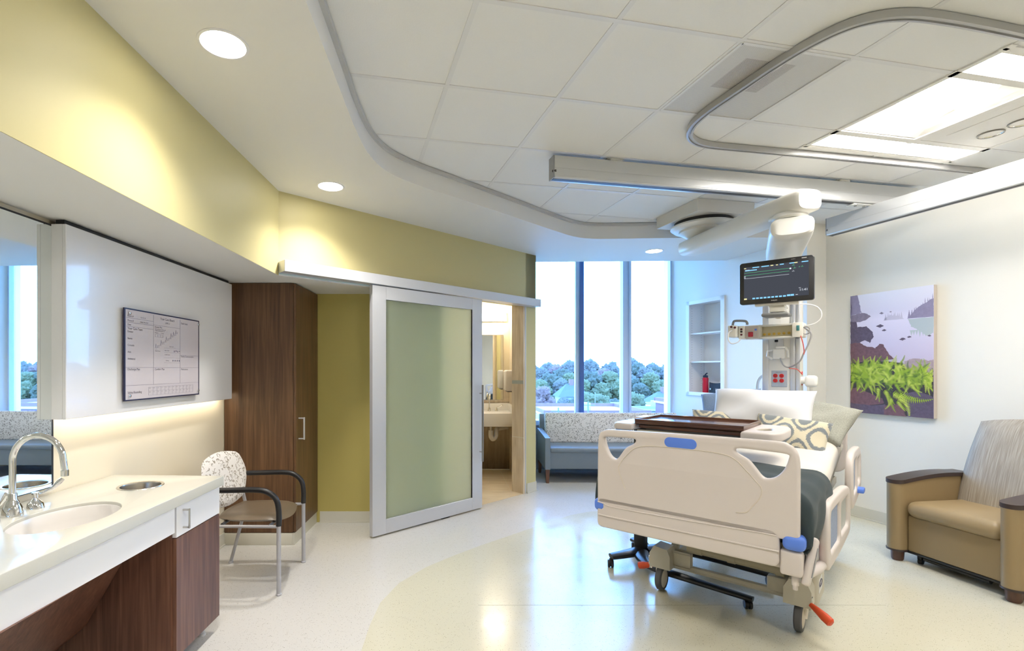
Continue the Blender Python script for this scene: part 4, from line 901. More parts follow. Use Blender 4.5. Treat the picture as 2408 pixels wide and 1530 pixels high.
put(pillow('bed_pillow', .66, .37, .20, PWH, 5, .10), -.010, 1.72, 1.085, 30, 0, 0, 'long white bed pillow standing in front of the tweed pillows')
put(pillow('lumbar_pillow', .44, .31, .14, IK, 6), .200, 1.50, .938, 38, -4, 5, 'grey and cream diamond patterned pillow, the nearer and larger in view')
put(pillow('lumbar_pillow', .44, .26, .12, IK, 7), -.235, 1.60, .968, 34, 10, 2, 'grey and cream diamond patterned pillow half hidden behind the overbed table')
# ---------------------------------------------------------------- overbed table
ox_, oy_ = -.62, 1.0
t = thing('overbed_table', 'rolling overbed table with a dark wood top across the foot of the bed', 'overbed table', bl(ox_, oy_), BRZ)
X = lambda x: x-ox_
Y = lambda y: y-oy_
DWD = wood('dark_walnut_top', srgb(74, 48, 38), srgb(94, 62, 49), srgb(112, 77, 60), (3, 50, 50), 0.12)
b = B(); b.box(X(-.565), X(.088), Y(.765), Y(1.235), 1.030, 1.052, .006, 3)
for q in ((X(-.565), X(.088), Y(.765), Y(.777)), (X(-.565), X(.088), Y(1.223), Y(1.235)), (X(-.565), X(-.553), Y(.765), Y(1.235)), (X(.076), X(.088), Y(.765), Y(1.235))): b.box(*q, 1.045, 1.064, .004, 2)
obj('table_top', b, DWD, t)
b = B(); b.box(X(-.545), X(.065), Y(.79), Y(1.21), 1.002, 1.026, .004); obj('lower_top', b, DWD, t)
b = B(); b.box(X(-.50), X(.06), Y(.80), Y(.84), .980, 1.002, .004); b.box(X(-.50), X(.06), Y(1.16), Y(1.20), .980, 1.002, .004); b.box(X(-.50), X(.03), Y(.84), Y(1.16), .985, .995); obj('top_rails', b, DGREY, t)
b = B(); b.box(X(-.55), X(.09), Y(.768), Y(.782), .968, .992, .003); obj('front_rail', b, BEIGE2, t)
cap = smooth_path([(0, .70, 0), (.10, .70, 0), (.155, .72, 0), (.185, .79, 0), (.19, .95, 0), (.185, 1.10, 0), (.15, 1.19, 0), (.08, 1.22, 0), (0, 1.22, 0)], 5)
cap2 = [(q.x+.085, q.y) for q in cap]; cup = [(.165+.040*math.cos(a*PI/14)+.0, .92+.085*math.sin(a*PI/14)) for a in range(28)]
slot = [(.125+.006*math.cos(a*PI/10), .92+.10*math.sin(a*PI/10)) for a in range(20)]
b = B(); b.plate([cap2, cup], .056, .014, T(X(0), Y(0), 1.012)); b.box(X(.10), X(.225), Y(.81), Y(1.03), .985, .992); ec = obj('end_cap', b, BEIGE, t, 50)
b = B(); b.plate([cup, [(.165+(p[0]-.165)*.93, .92+(p[1]-.92)*.95) for p in cup]], .05, .002, T(X(0), Y(0), 1.008)); obj('cup_well', b, BEIGE2, ec)
b = B(); b.plate([[(-.56-q.x*.8, q.y) for q in reversed(cap)]], .045, .014, T(X(0), Y(0), 1.012)); ec = obj('end_cap', b, BEIGE, t, 50)
b = B(); b.box(X(-.66), X(-.575), Y(.98), Y(1.16), 1.030, 1.058, .013, 3); obj('storage_lid', b, BEIGE, ec)
b = B(); b.box(X(-.675), X(-.575), Y(.715), Y(.735), .975, .995, .004); obj('blue_lever', b, mat('lever_blue', srgb(84, 110, 160), 0.5), t)
b = B(); b.box(X(-.665), X(-.585), Y(.985), Y(1.055), .07, .985, .012, 3); obj('column', b, DARK, t)
b = B(); b.box(X(-.650), X(-.10), Y(.96), Y(1.07), .955, .982, .006); obj('support_arm', b, DARK, t)
def leg(pts, r0, r1):
    b = B(); P = smooth_path(pts, 5); n = len(P); b.tube(P, [r0+(r1-r0)*i/(n-1) for i in range(n)], 12, sx=1.9); obj('base_leg', b, DARK, t)
leg([(X(-.61), Y(.98), .085), (X(-.53), Y(.85), .085), (X(-.42), Y(.775), .082), (X(-.20), Y(.752), .078), (X(.14), Y(.742), .066)], .030, .015)
leg([(X(-.61), Y(1.05), .085), (X(-.53), Y(1.17), .085), (X(-.42), Y(1.21), .082), (X(-.20), Y(1.22), .078), (X(.16), Y(1.21), .066)], .030, .015)
leg([(X(-.62), Y(.98), .090), (X(-.66), Y(.88), .090), (X(-.74), Y(.78), .076)], .030, .020)
leg([(X(-.62), Y(1.05), .090), (X(-.67), Y(1.15), .090), (X(-.76), Y(1.235), .076)], .030, .020)
for (x, y) in ((.112, .752), (.14, 1.21), (-.742, .78), (-.762, 1.237)):
    b = B(); M = T(X(x), Y(y), .027, rz=.5) @ Matrix.Rotation(PI/2, 4, 'Y')
    b.lathe([(0, -.020), (.024, -.020), (.027, -.015), (.027, -.004), (.020, -.002), (.020, .002), (.027, .004), (.027, .015), (.024, .020), (0, .020)], 22, M=M, cap=False); b.tube([(X(x), Y(y), .03), (X(x), Y(y), .062)], .010, 8); obj('caster', b, DARK, t)
# ================================================================ ceiling boom
def wpart(o, t): o.matrix_parent_inverse = (Matrix.Translation(t.location) @ Matrix.Rotation(t.rotation_euler[2], 4, 'Z')).inverted(); return o
CB_ = Vector((2.356, 4.55))
t = boom = thing('ceiling_boom', 'ivory articulated ceiling boom carrying the equipment column behind the bed', 'equipment boom', (CB_.x, CB_.y, ZG))
def bp(name, b, m, sm=35, par=None):
    o = obj(name, b, m, par or boom, sm)
    if par is None: wpart(o, boom)
    return o
b = B(); b.box(-.285, .285, -.285, .285, 2.755, ZG-0.004, .002, 1, M=T(CB_.x, CB_.y, 0, rz=GTH)); bp('ceiling_box', b, mat('boom_box_enamel', (0.66, 0.64, 0.60), 0.5))
Mc = T(CB_.x, CB_.y, 0)
b = B(); b.lathe([(.245, 2.757), (.245, 2.725)], 44, M=Mc); bp('vent_ring', b, DARK)
for k in range(30):
    pass
b = B(); b.lathe([(.25, 2.728), (.275, 2.718), (.278, 2.705), (.25, 2.682), (.235, 2.678)], 48, M=Mc); bp('cover_disc', b, IVORY)
b = B(); b.lathe([(.205, 2.680), (.205, 2.660), (.16, 2.635), (.12, 2.61), (.105, 2.59)], 44, M=Mc); bp('bearing_hub', b, IVORY)
def octprof(w, h, c=.30): return [(-w, -h*c), (-w, h*c), (-w*(1-.45), h), (w*(1-.45), h), (w, h*c), (w, -h*c), (w*.55, -h), (-w*.55, -h)]
def rprof(w, h, n=5, e=.55):
    return [(w*math.copysign(abs(math.cos(a))**e, math.cos(a)), h*math.copysign(abs(math.sin(a))**e, math.sin(a))) for a in [2*PI*(k+.5)/24 for k in range(24)]]
def arm(name, p, q, w0, h0, w1, h1, z, endk=.93):
    b = B(); P, Q = Vector((*p, z)), Vector((*q, z)); n = 14
    d = (Q-P).normalized(); sd = Vector((d.y, -d.x, 0)); rings = []
    for i in range(n+1):
        s_ = i/n; e = 1.0
        if i == 0: e = .80
        if i == 1: s_ = .015; e = .95
        if i == n-1: s_ = .985; e = .96
        if i == n: e = endk*.88
        w, h = (w0+(w1-w0)*s_)*e, (h0+(h1-h0)*s_)*e
        c = P+(Q-P)*s_
        rings.append([b.bm.verts.new(c+sd*a+Vector((0, 0, zz))) for a, zz in rprof(w, h)])
    for r0, r1 in zip(rings, rings[1:]):
        for k in range(24): b.bm.faces.new([r0[k], r0[(k+1) % 24], r1[(k+1) % 24], r1[k]])
    for r in (rings[0], rings[-1]): b.bm.faces.new(r)
    return bp(name, b, IVORY, 40)
EL = (2.395, 3.44)
arm('upper_arm', (2.285, 4.70), (2.425, 3.30), .110, .070, .100, .078, 2.540)
b = B(); b.lathe([(.095, 2.480), (.105, 2.462), (.105, 2.452), (.095, 2.44)], 32, M=T(EL[0]-.01, EL[1], 0)); b.box(-.10, .10, -.02, .10, 2.452, 2.478, .01, M=T(EL[0], EL[1], 0)); bp('elbow_joint', b, IVORY)
CO = bl(0.022, 2.42)
dvec = Vector((CO[0]-EL[0], CO[1]-EL[1])).normalized()
arm('lower_arm', (EL[0]-dvec.x*.10, EL[1]-dvec.y*.10), (CO[0]+dvec.x*.10, CO[1]+dvec.y*.10), .130, .070, .125, .075, 2.375)
b = B(); b.lathe([(.09, 2.31), (.095, 2.20), (.10, 2.16)], 28, M=T(CO[0], CO[1], 0)); bp('column_neck', b, IVORY)
# equipment column, own local frame like the bed
col = thing('equipment_column', 'tall ivory and silver medical column hanging from the boom with red outlets', 'equipment column', bl(0.022, 2.42, 0.75), BRZ)
CZ = .75
b = B(); b.box(-.125, .125, -.11, .11, 0, 2.18-CZ, .018, 3); obj('column_body', b, IVORY, col)
for x0, x1 in ((-.131, -.085), (.066, .10), (.104, .131)):
    b = B(); b.box(x0, x1, -.119, -.105, .02, 1.36, .004, 2); b.box((x0+x1)/2-.004, (x0+x1)/2+.004, -.121, -.117, .03, 1.35); obj('rail_channel', b, ALU, col)
b = B(); b.box(-.064, .045, -.117, -.108, .505, .64, .003, 1); pl = obj('outlet_panel', b, mat('outlet_grey_blue', srgb(170, 178, 190), 0.4), col)
RED = mat('red_outlet', srgb(200, 34, 36), 0.35)
for x in (-.037, .007):
    for z in (.557, .597):
        b = B(); b.lathe([(.0165, 0), (.0165, .004), (.014, .0055)], 22, M=T(x, -.117, z, rx=PI/2)); b.box(x-.010, x+.010, -.122, -.1165, z-.015, z+.015, .002); rc = obj('outlet', b, RED, pl)
        b = B(); b.box(x-.007, x-.004, -.1228, -.1215, z-.003, z+.008); b.box(x+.004, x+.007, -.1228, -.1215, z-.003, z+.008); b.box(x-.002, x+.002, -.1228, -.1215, z-.011, z-.007); obj('slots', b, DARK, pl)
b = B(); b.text('EMERGENCY', T(-.035, -.1178, .622, rx=PI/2), .008); obj('panel_print', b, INK, pl)
b = B(); b.box(-.035, .015, -.112, -.109, .44, .475, .002); obj('blank_cover', b, BEIGE, col)
for z in (.53, .575, .62):
    b = B(); b.lathe([(.013, 0), (.013, .005)], 16, M=T(.125, .02, z, ry=PI/2)); obj('outlet', b, RED, col)
b = B(); b.tube(smooth_path([(-.125, 0, .60), (-.165, -.01, .58), (-.185, -.02, .52), (-.185, -.02, .38)], 5), .013, 12); obj('grab_bar', b, mat('boom_white', (0.8, 0.79, 0.76), 0.35), col)
b = B(); b.tube([(.125, 0, .56), (.165, 0, .56)], .03, 16); b.box(.15, .235, -.045, .045, .505, .60, .025, 3); b.tube([(.19, 0, .51), (.19, 0, .38)], .012, 12); obj('side_handle', b, mat('boom_white', (0, 0, 0)), col)
b = B(); b.box(-.05, .035, -.155, -.11, .735, .82, .01); b.box(-.028, .035, -.165, -.11, .82, .84, .006); b.tube([(-.05, -.14, .81), (-.085, -.15, .80), (-.088, -.16, .76), (-.05, -.16, .735)], .008, 10); b.tube([(.035, -.14, .83), (.055, -.15, .80), (.058, -.16, .745)], .008, 10); obj('cable_hook', b, mat('boom_white', (0, 0, 0)), col)
b = B(); b.box(-.025, .02, -.13, -.105, .84, .96, .004); obj('mount_bracket', b, ALU, col)
b = B(); b.box(-.04, -.015, -.135, -.128, .875, .895, .003); obj('bracket_knob', b, DARK, col)
# module rack on the column: its own thing, bed frame coordinates relative to (0, 2.1)
def bth(name, label, cat, x, y, z): return thing(name, label, cat, bl(x, y, z), BRZ)
MOD = mat('monitor_beige_plastic', srgb(222, 218, 206), 0.4); MOD2 = mat('module_warm_grey', srgb(186, 176, 168), 0.45)
rk_ = bth('module_rack', 'beige monitoring module rack with round yellow sockets under the monitor', 'monitor rack', 0, 2.1, 1.65)
b = B(); b.box(-.195, .165, 0.02, .17, 0.0, .014, .004); b.box(-.195, .165, 0.02, .17, .098, .112, .004); b.box(-.195, .165, .15, .17, .01, .11); b.box(.128, .20, 0.0, .17, 0.0, .115, .008); b.box(-.10, -.085, .02, .17, 0, .11); obj('rack_body', b, MOD, rk_)
b = B(); b.box(-.085, .128, .075, .09, .014, .10); obj('back_wall', b, mat('rack_inner_beige', srgb(196, 188, 158), 0.5), rk_)
for k in range(6):
    b = B(); M = T(-.068+.0335*k, .075, .036+.0008*k, rx=PI/2); b.lathe([(.0105, 0), (.0105, .008), (.006, .009), (.005, .012)], 18, M=M); obj('socket', b, mat('socket_brass', srgb(206, 172, 80), 0.35, 0.3), rk_)
b = B(); b.box(-.235, -.19, -.03, .14, .0, .108, .006); obj('module', b, MOD, rk_); md1 = rk_.children[-1]
b = B(); b.box(-.19, -.10, -.02, .14, .004, .106, .004); obj('module', b, MOD2, rk_); md2 = rk_.children[-1]
for z in (.035, .06, .08):
    b = B(); b.lathe([(.008, 0), (.008, .006)], 16, M=T(-.212, -.03, z, rx=PI/2)); obj('port', b, mat('port_dark_red', srgb(90, 20, 34), 0.4) if z != .06 else DARK, md1)
b = B(); b.box(-.165, -.130, -.028, -.018, .015, .055, .004); b.lathe([(.012, 0), (.012, .008)], 16, M=T(-.148, -.026, .035, rx=PI/2)); obj('port', b, mat('port_crimson', srgb(170, 32, 52), 0.4), md2)
b = B(); b.box(-.120, -.105, -.023, -.018, .065, .080, .001); obj('screen_tab', b, BLUE, md2)
b = B(); b.box(.158, .178, -.006, .001, .050, .092, .003); obj('connector', b, mat('teal_connector', srgb(60, 120, 120), 0.4), rk_)
sv = bth('transport_monitor_module', 'small beige measurement module with a grey carry handle at the left end of the rack', 'medical module', -.27, 2.04, 1.665)
b = B(); b.box(-.035, .033, -.02, .15, 0, .098, .012, 3); obj('body', b, MOD, sv)
b = B(); b.tube(smooth_path([(-.015, .06, .096), (-.008, .06, .130), (.01, .06, .140), (.075, .06, .134), (.092, .06, .118), (.092, .06, .102)], 4), .010, 10); obj('carry_handle', b, mat('handle_grey', srgb(130, 132, 134), 0.45), sv)
for x, z in ((-.004, .085), (.022, .078)):
    b = B(); b.lathe([(.009, 0), (.009, .005)], 16, M=T(x, -.02, z, rx=PI/2)); obj('port', b, mat('port_dark_red', (0, 0, 0)), sv)
CAB = mat('white_cable', (0.78, 0.76, 0.74), 0.5); CABG = mat('grey_cable', (0.35, 0.34, 0.33), 0.5); CABR = mat('red_cable', srgb(216, 96, 84), 0.5)
def cable(label, pts, r, m, name='cable'):
    b = B(); P = smooth_path([bl(*p) for p in pts], 6); o0 = Vector(P[0]); b.tube([q-o0 for q in P], r, 8); o = obj(name, b, m); o.location = o0; tag(o, label, 'cable', 'monitor cables'); return o
cable('white cable looping out to the right of the monitor column', [(.12, 2.0, 1.902), (.167, 2.06, 1.902), (.24, 2.1, 1.897), (.292, 2.1, 1.870), (.315, 2.1, 1.823), (.305, 2.1, 1.776), (.26, 2.1, 1.743), (.205, 2.1, 1.735)], .004, CAB)
cable('thick grey cable hanging from the rack to the white hook', [(.195, 2.14, 1.73), (.244, 2.15, 1.678), (.234, 2.15, 1.613), (.201, 2.15, 1.532), (.167, 2.16, 1.458), (.098, 2.2, 1.417), (.056, 2.22, 1.434), (.027, 2.26, 1.49)], .006, CABG)
cable('red cable dropping from the rack down to the side outlets', [(.185, 2.1, 1.66), (.199, 2.12, 1.589), (.197, 2.15, 1.515), (.153, 2.18, 1.45), (.091, 2.22, 1.412), (.14, 2.25, 1.40), (.167, 2.32, 1.358)], .0035, CABR)
cable('thin white cable drooping below the small left module', [(-.27, 2.02, 1.72), (-.29, 2.0, 1.70), (-.292, 2.0, 1.648), (-.27, 2.0, 1.612), (-.231, 2.02, 1.62), (-.215, 2.05, 1.648)], .005, CAB)
cable('coiled grey cable bundle at the right side of the rack', [(.215+.028*math.cos(a*.7), 2.12+.01*math.sin(a), 1.70+.028*math.sin(a*.7)) for a in range(20)], .004, CABG, 'cable_coil')
# patient monitor
mo = bth('patient_monitor', 'black framed patient monitor showing flat traces and the time', 'monitor', .055, 1.884, 1.908)
b = B(); b.plate([rrect(-.239, .239, 0, .328, .02)], .045, .006, T(0, .0225, 0) @ VM_); obj('bezel', b, mat('monitor_black', (0.016, 0.016, 0.018), 0.22), mo)
SG = T(0, -.0022, 0, rx=PI/2)
b = B(); b.box(-.208, .208, -.0015, .001, .036, .292)
def bar(b, x0, x1, z0, z1, mi): b.box(x0, x1, -.0026, -.0018, z0, z1, mi=mi)
for x0, x1, z in ((-.20, -.12, .262), (-.15, -.105, .281), (-.09, -.04, .281), (.03, .055, .281), (.09, .12, .281), (.165, .205, .281)): bar(b, x0, x1, z, z+.007, 1)
for k in range(9): bar(b, -.15+.025*k, -.132+.025*k, .038, .049, 1)
bar(b, .075, .095, .040, .053, 1); bar(b, .097, .118, .040, .053, 1)
for q in ((-.207, -.193, .281, .287), (-.03, -.012, .281, .288), (.005, .018, .281, .287), (.12, .14, .281, .288), (-.207, -.188, .038, .049)): bar(b, *q, 2)
bar(b, -.205, .095, .247, .2485, 3); bar(b, -.205, .09, .226, .2275, 3)
b.text('-?-', SG @ T(.105, .262, 0), .020, 3); b.text('-?-', SG @ T(.112, .240, 0), .020, 3); b.text('r -?-', SG @ T(.148, .246, 0), .017, 3)
bar(b, -.205, .088, .2025, .204, 4); b.text('-?-', SG @ T(.105, .218, 0), .018, 4); b.text('11:41', SG @ T(.150, .072, 0), .024, 4); b.lathe([(.006, 0), (.006, .001)], 14, M=SG @ T(.096, .245, 0), mi=4)
for q in ((-.207, -.197, .218, .222), (-.207, -.197, .209, .212), (.147, .160, .094, .096), (.128, .142, .045, .048), (-.20, -.17, .269, .271)): bar(b, *q, 4)
obj('screen', b, [emis('screen_glow', (0.055, 0.06, 0.075), 1.0), emis('screen_cyan', (0.25, 0.62, 0.95), 1.0), emis('screen_yellow', (0.95, 0.88, 0.45), .8), emis('screen_green', (0.15, 0.75, 0.35), .8), emis('screen_white', (0.80, 0.85, 0.95), .9)], mo, 0)
b = B(); b.text('PHILIPS', T(-.026, -.0015, .013, rx=PI/2), .012, ext=.0003); b.text('IntelliVue', T(.10, -.0015, .311, rx=PI/2), .007); b.box(.165, .195, -.0008, .0, .311, .316); obj('bezel_print', b, mat('print_silver', (0.55, 0.55, 0.56), 0.4), mo, 0)
b = B(); b.box(-.14, .14, .02, .07, -.018, .004, .004); b.box(-.05, .05, .04, .22, -.03, -.012, .005); obj('monitor_base', b, MOD, mo)
b = B(); b.box(-.09, .085, -.02, .15, -.105, -.078, .012, 3); obj('mount_tray', b, mat('tray_grey', srgb(120, 120, 118), 0.45), mo)
b = B(); b.box(-.045, .055, .03, .12, -.07, -.03, .006); b.lathe([(.03, -.08), (.03, -.03)], 20, M=T(0, .08, 0)); b.tube([(0, .1, -.09), (0, .32, -.06)], .028, 14); obj('tilt_joint', b, MOD, mo)
# ================================================================ sofa under the windows
GRV = mat('grey_blue_vinyl', srgb(122, 134, 146), 0.42); SQ2 = mat('sofa_squiggle_fabric', srgb(226, 222, 218), 0.85); squig(SQ2, srgb(226, 222, 220), srgb(136, 132, 128), 33, 0.075)
sofa = thing('sofa', 'grey blue vinyl sofa with a squiggle patterned back under the windows', 'sofa', (2.16, 6.30, 0), math.radians(-2.0))
SW = .955
b = B(); b.box(-SW+.06, SW-.06, -.26, .36, .175, .415, .008, 3); obj('seat_base', b, GRV, sofa)
b = B(); b.box(-SW+.062, SW-.062, -.275, .22, .375, .435, .022, 3); obj('seat_cushion', b, GRV, sofa)
b = B(); b.box(-SW+.085, SW-.085, 0, .12, 0, .405, .03, 3, M=T(0, .20, .425, rx=math.radians(-7))); obj('back_cushion', b, SQ2, sofa)
b = B(); b.box(-SW+.03, SW-.03, 0, .07, 0, .60, .012, 2, M=T(0, .345, .20, rx=math.radians(-6))); obj('back_frame', b, GRV, sofa)
for sx in (-1, 1):
    b = B(); x0, x1 = (sx*SW, sx*(SW-.062)) if sx < 0 else (sx*(SW-.062), sx*SW)
    b.prism([(-.285, .17), (.40, .19), (.40, .60), (.34, .60), (-.285, .556)], -.031, .031, M=T((x0+x1)/2, 0, 0) @ RM)
    obj('arm', b, GRV, sofa)
    for yy, tilt in ((-.25, 0), (.37, .06)):
        b = B(); M = T(sx*(SW-.032), yy, 0)
        b.prism([(-.016, 0), (.016, 0), (.026, .175), (-.026, .175)], -.02, .02, M=M @ Matrix.Rotation(PI/2, 4, 'X')); obj('leg', b, WALNUT, sofa)
# ================================================================ recliner
TAN = mat('tan_vinyl', srgb(148, 127, 92), 0.40); TAN2 = mat('tan_seat_vinyl', srgb(158, 138, 104), 0.38)
STR = mat('striped_taupe_upholstery', srgb(168, 158, 142), 0.7); N, L, pb = nodes(STR); mp = objmap(N, L, (230, 14, 2.4)); n_ = N.new('ShaderNodeTexNoise'); n_.inputs['Scale'].default_value = 1.3; n_.inputs['Detail'].default_value = 4; L.new(mp.outputs[0], n_.inputs['Vector'])
r_ = ramp(N, [(0.35, srgb(136, 126, 114)), (0.5, srgb(153, 144, 131)), (0.65, srgb(172, 164, 152))]); L.new(n_.outputs['Fac'], r_.inputs[0]); L.new(r_.outputs[0], pb.inputs['Base Color'])
ESP = mat('espresso_plastic', srgb(62, 50, 48), 0.35)
rc = thing('recliner', 'tan recliner armchair with dark arm caps against the right wall', 'armchair', (3.735, 3.36, 0), math.radians(-81.5))
b = B(); b.box(-.278, .278, -.395, .25, .335, .452, .055, 5); obj('seat_cushion', b, TAN2, rc)
b = B(); b.box(-.276, .276, -.362, -.30, .085, .342, .012, 3); obj('footrest_panel', b, TAN, rc)
b = B(); b.box(-.275, .275, -.31, .30, .12, .34, .01); obj('seat_base', b, TAN, rc)
b = B()                                       # back with a slightly crowned top
def bk_(u, v, off):
    x = (u*2-1)*(.285-.022*v*v); crown = .035*(1-(u*2-1)**2)
    z = .40+v*(.615+crown); y = .10+.19*v+.05*math.sin(v*PI)*-.4
    ed = (1-abs(u*2-1)**6)*(1-max(0, v*2-1)**8)
    return (x, y+off*(.35+.65*ed), z)
b.grid(24, 24, lambda u, v: bk_(u, v, -.075)); b.grid(24, 24, lambda u, v: bk_(u, v, .085))
b.grid(24, 1, lambda u, w: Vector(bk_(u, 1, -.075)).lerp(Vector(bk_(u, 1, .085)), w)); b.grid(24, 1, lambda u, w: Vector(bk_(u, 0, -.075)).lerp(Vector(bk_(u, 0, .085)), w))
b.grid(24, 1, lambda v, w: Vector(bk_(0, v, -.075)).lerp(Vector(bk_(0, v, .085)), w)); b.grid(24, 1, lambda v, w: Vector(bk_(1, v, -.075)).lerp(Vector(bk_(1, v, .085)), w))
obj('backrest', b, STR, rc, 50)
def capz(y): return .588+.048*math.sin(max(0, min(1, (y+.43)/.56))*PI*.62)
for sx in (-1, 1):
    n = 16
    ys = [-.43+.60*k/n for k in range(n+1)]
    def side(w, zb, zt, nm, m, gr=0.0):
        b = B()
        outl = []
        for x, yy in [(w*math.cos(a), -.385-.05*math.sin(a)) for a in [PI*k/8 for k in range(9)]]: outl.append((x, yy))
        outl = [(w, .20)]+outl+[(-w, .20)]
        return outl
    def vol(w, z0f, z1f, nm, m, par=rc):
        b = B(); oo = [(w, -.38+.58*k/14) for k in range(14, -1, -1)]+[(w*math.cos(a), -.38-.055*math.sin(a)) for a in [PI*k/10 for k in range(1, 10)]]+[(-w, -.38+.58*k/14) for k in range(15)]
        a0 = [b.bm.verts.new((sx*.338+x, y, z0f(y))) for x, y in oo]; a1 = [b.bm.verts.new((sx*.338+x, y, z1f(y))) for x, y in oo]
        k = len(oo)
        for i in range(k):
            j = (i+1) % k; b.bm.faces.new([a0[i], a0[j], a1[j], a1[i]])
        m2 = len(oo)
        for ring in (a0, a1):
            for i in range(m2//2):
                q = [ring[i], ring[i+1], ring[m2-2-i], ring[m2-1-i]]
                q = list(dict.fromkeys(q))
                if len(q) >= 3:
                    try: b.bm.faces.new(q)
                    except ValueError: pass
        return obj(nm, b, m, par)
    vol(.055, lambda y: .085, lambda y: capz(y)-.022, 'arm', TAN)
    vol(.063, lambda y: capz(y)-.024, lambda y: capz(y)+.004, 'arm_cap', ESP)
    vol(.062, lambda y: .074, lambda y: .088, 'base_trim', ESP)
    b = B(); b.lathe([(.030, 0), (.036, .012), (.040, .075)], 24, M=T(sx*.335, -.375, 0)); obj('foot', b, wood('foot_walnut', srgb(70, 44, 34), srgb(88, 58, 44), srgb(100, 68, 52)), rc)
    b = B(); b.lathe([(.030, 0), (.036, .012), (.040, .075)], 24, M=T(sx*.335, .12, 0)); obj('foot', b, mat('foot_walnut', (0, 0, 0)), rc)
b = B(); b.box(-.29, .29, -.36, -.345, .070, .086, .003); b.tube([(-.20, -.31, .05), (.18, -.31, .05)], .016, 12); b.box(-.20, .18, -.31, -.1, .045, .07); obj('footrest_bar', b, DARK, rc)
b = B(); M = T(-.235, -.30, .022, rz=.3) @ Matrix.Rotation(PI/2, 4, 'Y'); b.lathe([(0, -.012), (.022, -.012), (.022, .012), (0, .012)], 18, M=M, cap=False); b.box(-.25, -.22, -.315, -.285, .03, .085, .004); obj('caster', b, DARK, rc)
# ================================================================ canvas print on the right wall
yc = 4.392; PA = math.atan2(-.9732, .2298)
cv = thing('canvas_print', 'canvas photo print of a misty lake with rocks and green ferns', 'picture', (RW(yc)-.002, yc, .993), PA)
CW, CH, CT = .669, 1.104, .038
b = B(); b.box(-CW/2, CW/2, -CT, -.002, 0, CH, .0015, 1); obj('canvas_body', b, mat('canvas_side', srgb(200, 190, 180), 0.7), cv)
def PC(u, v, k=0): return (-CW/2+u*CW, -CT-.0005-.00025*k, CH*(1-v))
PMATS = [mat('print_fog', srgb(226, 220, 236), 0.6), mat('print_water', srgb(205, 198, 216), 0.6), mat('print_far_trees', srgb(196, 188, 206), 0.6), mat('print_trees', srgb(140, 130, 156), 0.6, noise=.2, scale=40), mat('print_shore', srgb(128, 116, 134), 0.6, noise=.25, scale=40),
         mat('print_rock', srgb(92, 78, 96), 0.6, noise=.4, scale=45), mat('print_rock_brown', srgb(112, 78, 84), 0.6, noise=.45, scale=45), mat('print_fern', srgb(150, 176, 40), 0.6), mat('print_fern_light', srgb(196, 208, 84), 0.6), mat('print_fern_dark', srgb(84, 112, 30), 0.6), mat('print_dark', srgb(58, 48, 50), 0.6, noise=.4, scale=50), mat('print_reflection', srgb(176, 184, 186), 0.6), mat('print_pale_rock', srgb(168, 148, 152), 0.6, noise=.3, scale=50)]
b = B(); rnd = random.Random(12)
# fog to water in bands that blend through a vertex-independent ramp material
FOG = mat('print_fog_gradient', srgb(220, 212, 230), 0.6); N, L, pb = nodes(FOG); mp = objmap(N, L); sz = N.new('ShaderNodeSeparateXYZ'); L.new(mp.outputs[0], sz.inputs[0])
mzz = N.new('ShaderNodeMath'); mzz.operation = 'DIVIDE'; mzz.inputs[1].default_value = CH; L.new(sz.outputs['Z'], mzz.inputs[0])
rg = ramp(N, [(0.40, srgb(192, 178, 200)), (0.60, srgb(206, 196, 216)), (0.78, srgb(222, 214, 232)), (0.84, srgb(214, 208, 226)), (1.0, srgb(226, 224, 236))]); L.new(mzz.outputs[0], rg.inputs[0]); L.new(rg.outputs[0], pb.inputs['Base Color'])
PM = PMATS+[FOG]
b.poly([PC(0, 0), PC(1, 0), PC(1, 1), PC(0, 1)], mi=13)
def blob(pts, mi, k, jit=.006, sub=5):
    out = []
    n = len(pts)
    for i in range(n):
        a, c = pts[i], pts[(i+1) % n]
        for q in range(sub):
            t_ = q/sub; out.append((min(1, max(0, a[0]+(c[0]-a[0])*t_+rnd.uniform(-jit, jit))), min(1, max(0, a[1]+(c[1]-a[1])*t_+rnd.uniform(-jit, jit)*.6))))
    b.poly([PC(u, v, k) for u, v in out], mi=mi)
def firs(u0, u1, vb, h0, h1, mi, k, n, inv=False):
    for i in range(n):
        u = u0+(u1-u0)*(i+rnd.uniform(.2, .8))/n; f = (u-u0)/(u1-u0); h = (h0+(h1-h0)*f)*rnd.uniform(.75, 1.1); w = .022
        s_ = -1 if inv else 1
        pts = [(u, vb-s_*h)]
        for q in range(1, 6): pts += [(min(1, u+w*q/5), vb-s_*h*(1-q/5)), (min(1, u+w*q/5*.6), vb-s_*h*(1-q/5-.02))]
        L_ = [(max(0, 2*u-p[0]), p[1]) for p in reversed(pts[1:])]
        b.poly([PC(p[0], max(0, p[1]), k+i*.02) for p in pts+L_], mi=mi)
blob([(.43, .235), (.68, .235), (.62, .21), (.52, .195), (.46, .215)], 2, 1); firs(.45, .66, .235, .06, .06, 2, 1, 9)
blob([(0, .0), (.10, .0), (.12, .06), (.15, .15), (0, .17)], 3, 2); firs(.0, .13, .16, .16, .12, 3, 2, 5)
blob([(.72, .235), (.80, .17), (.90, .13), (1, .10), (1, .235)], 3, 2); firs(.73, 1.0, .235, .07, .17, 3, 2, 11)
blob([(.72, .24), (1, .24), (1, .36), (.93, .38), (.85, .34), (.76, .30)], 11, 2); firs(.75, .97, .33, .04, .07, 11, 2, 7, True)
blob([(0, .17), (.16, .155), (.22, .165), (.28, .195), (.17, .225), (0, .24)], 4, 3)
blob([(0, .22), (.08, .225), (.10, .27), (.0, .31)], 5, 4)
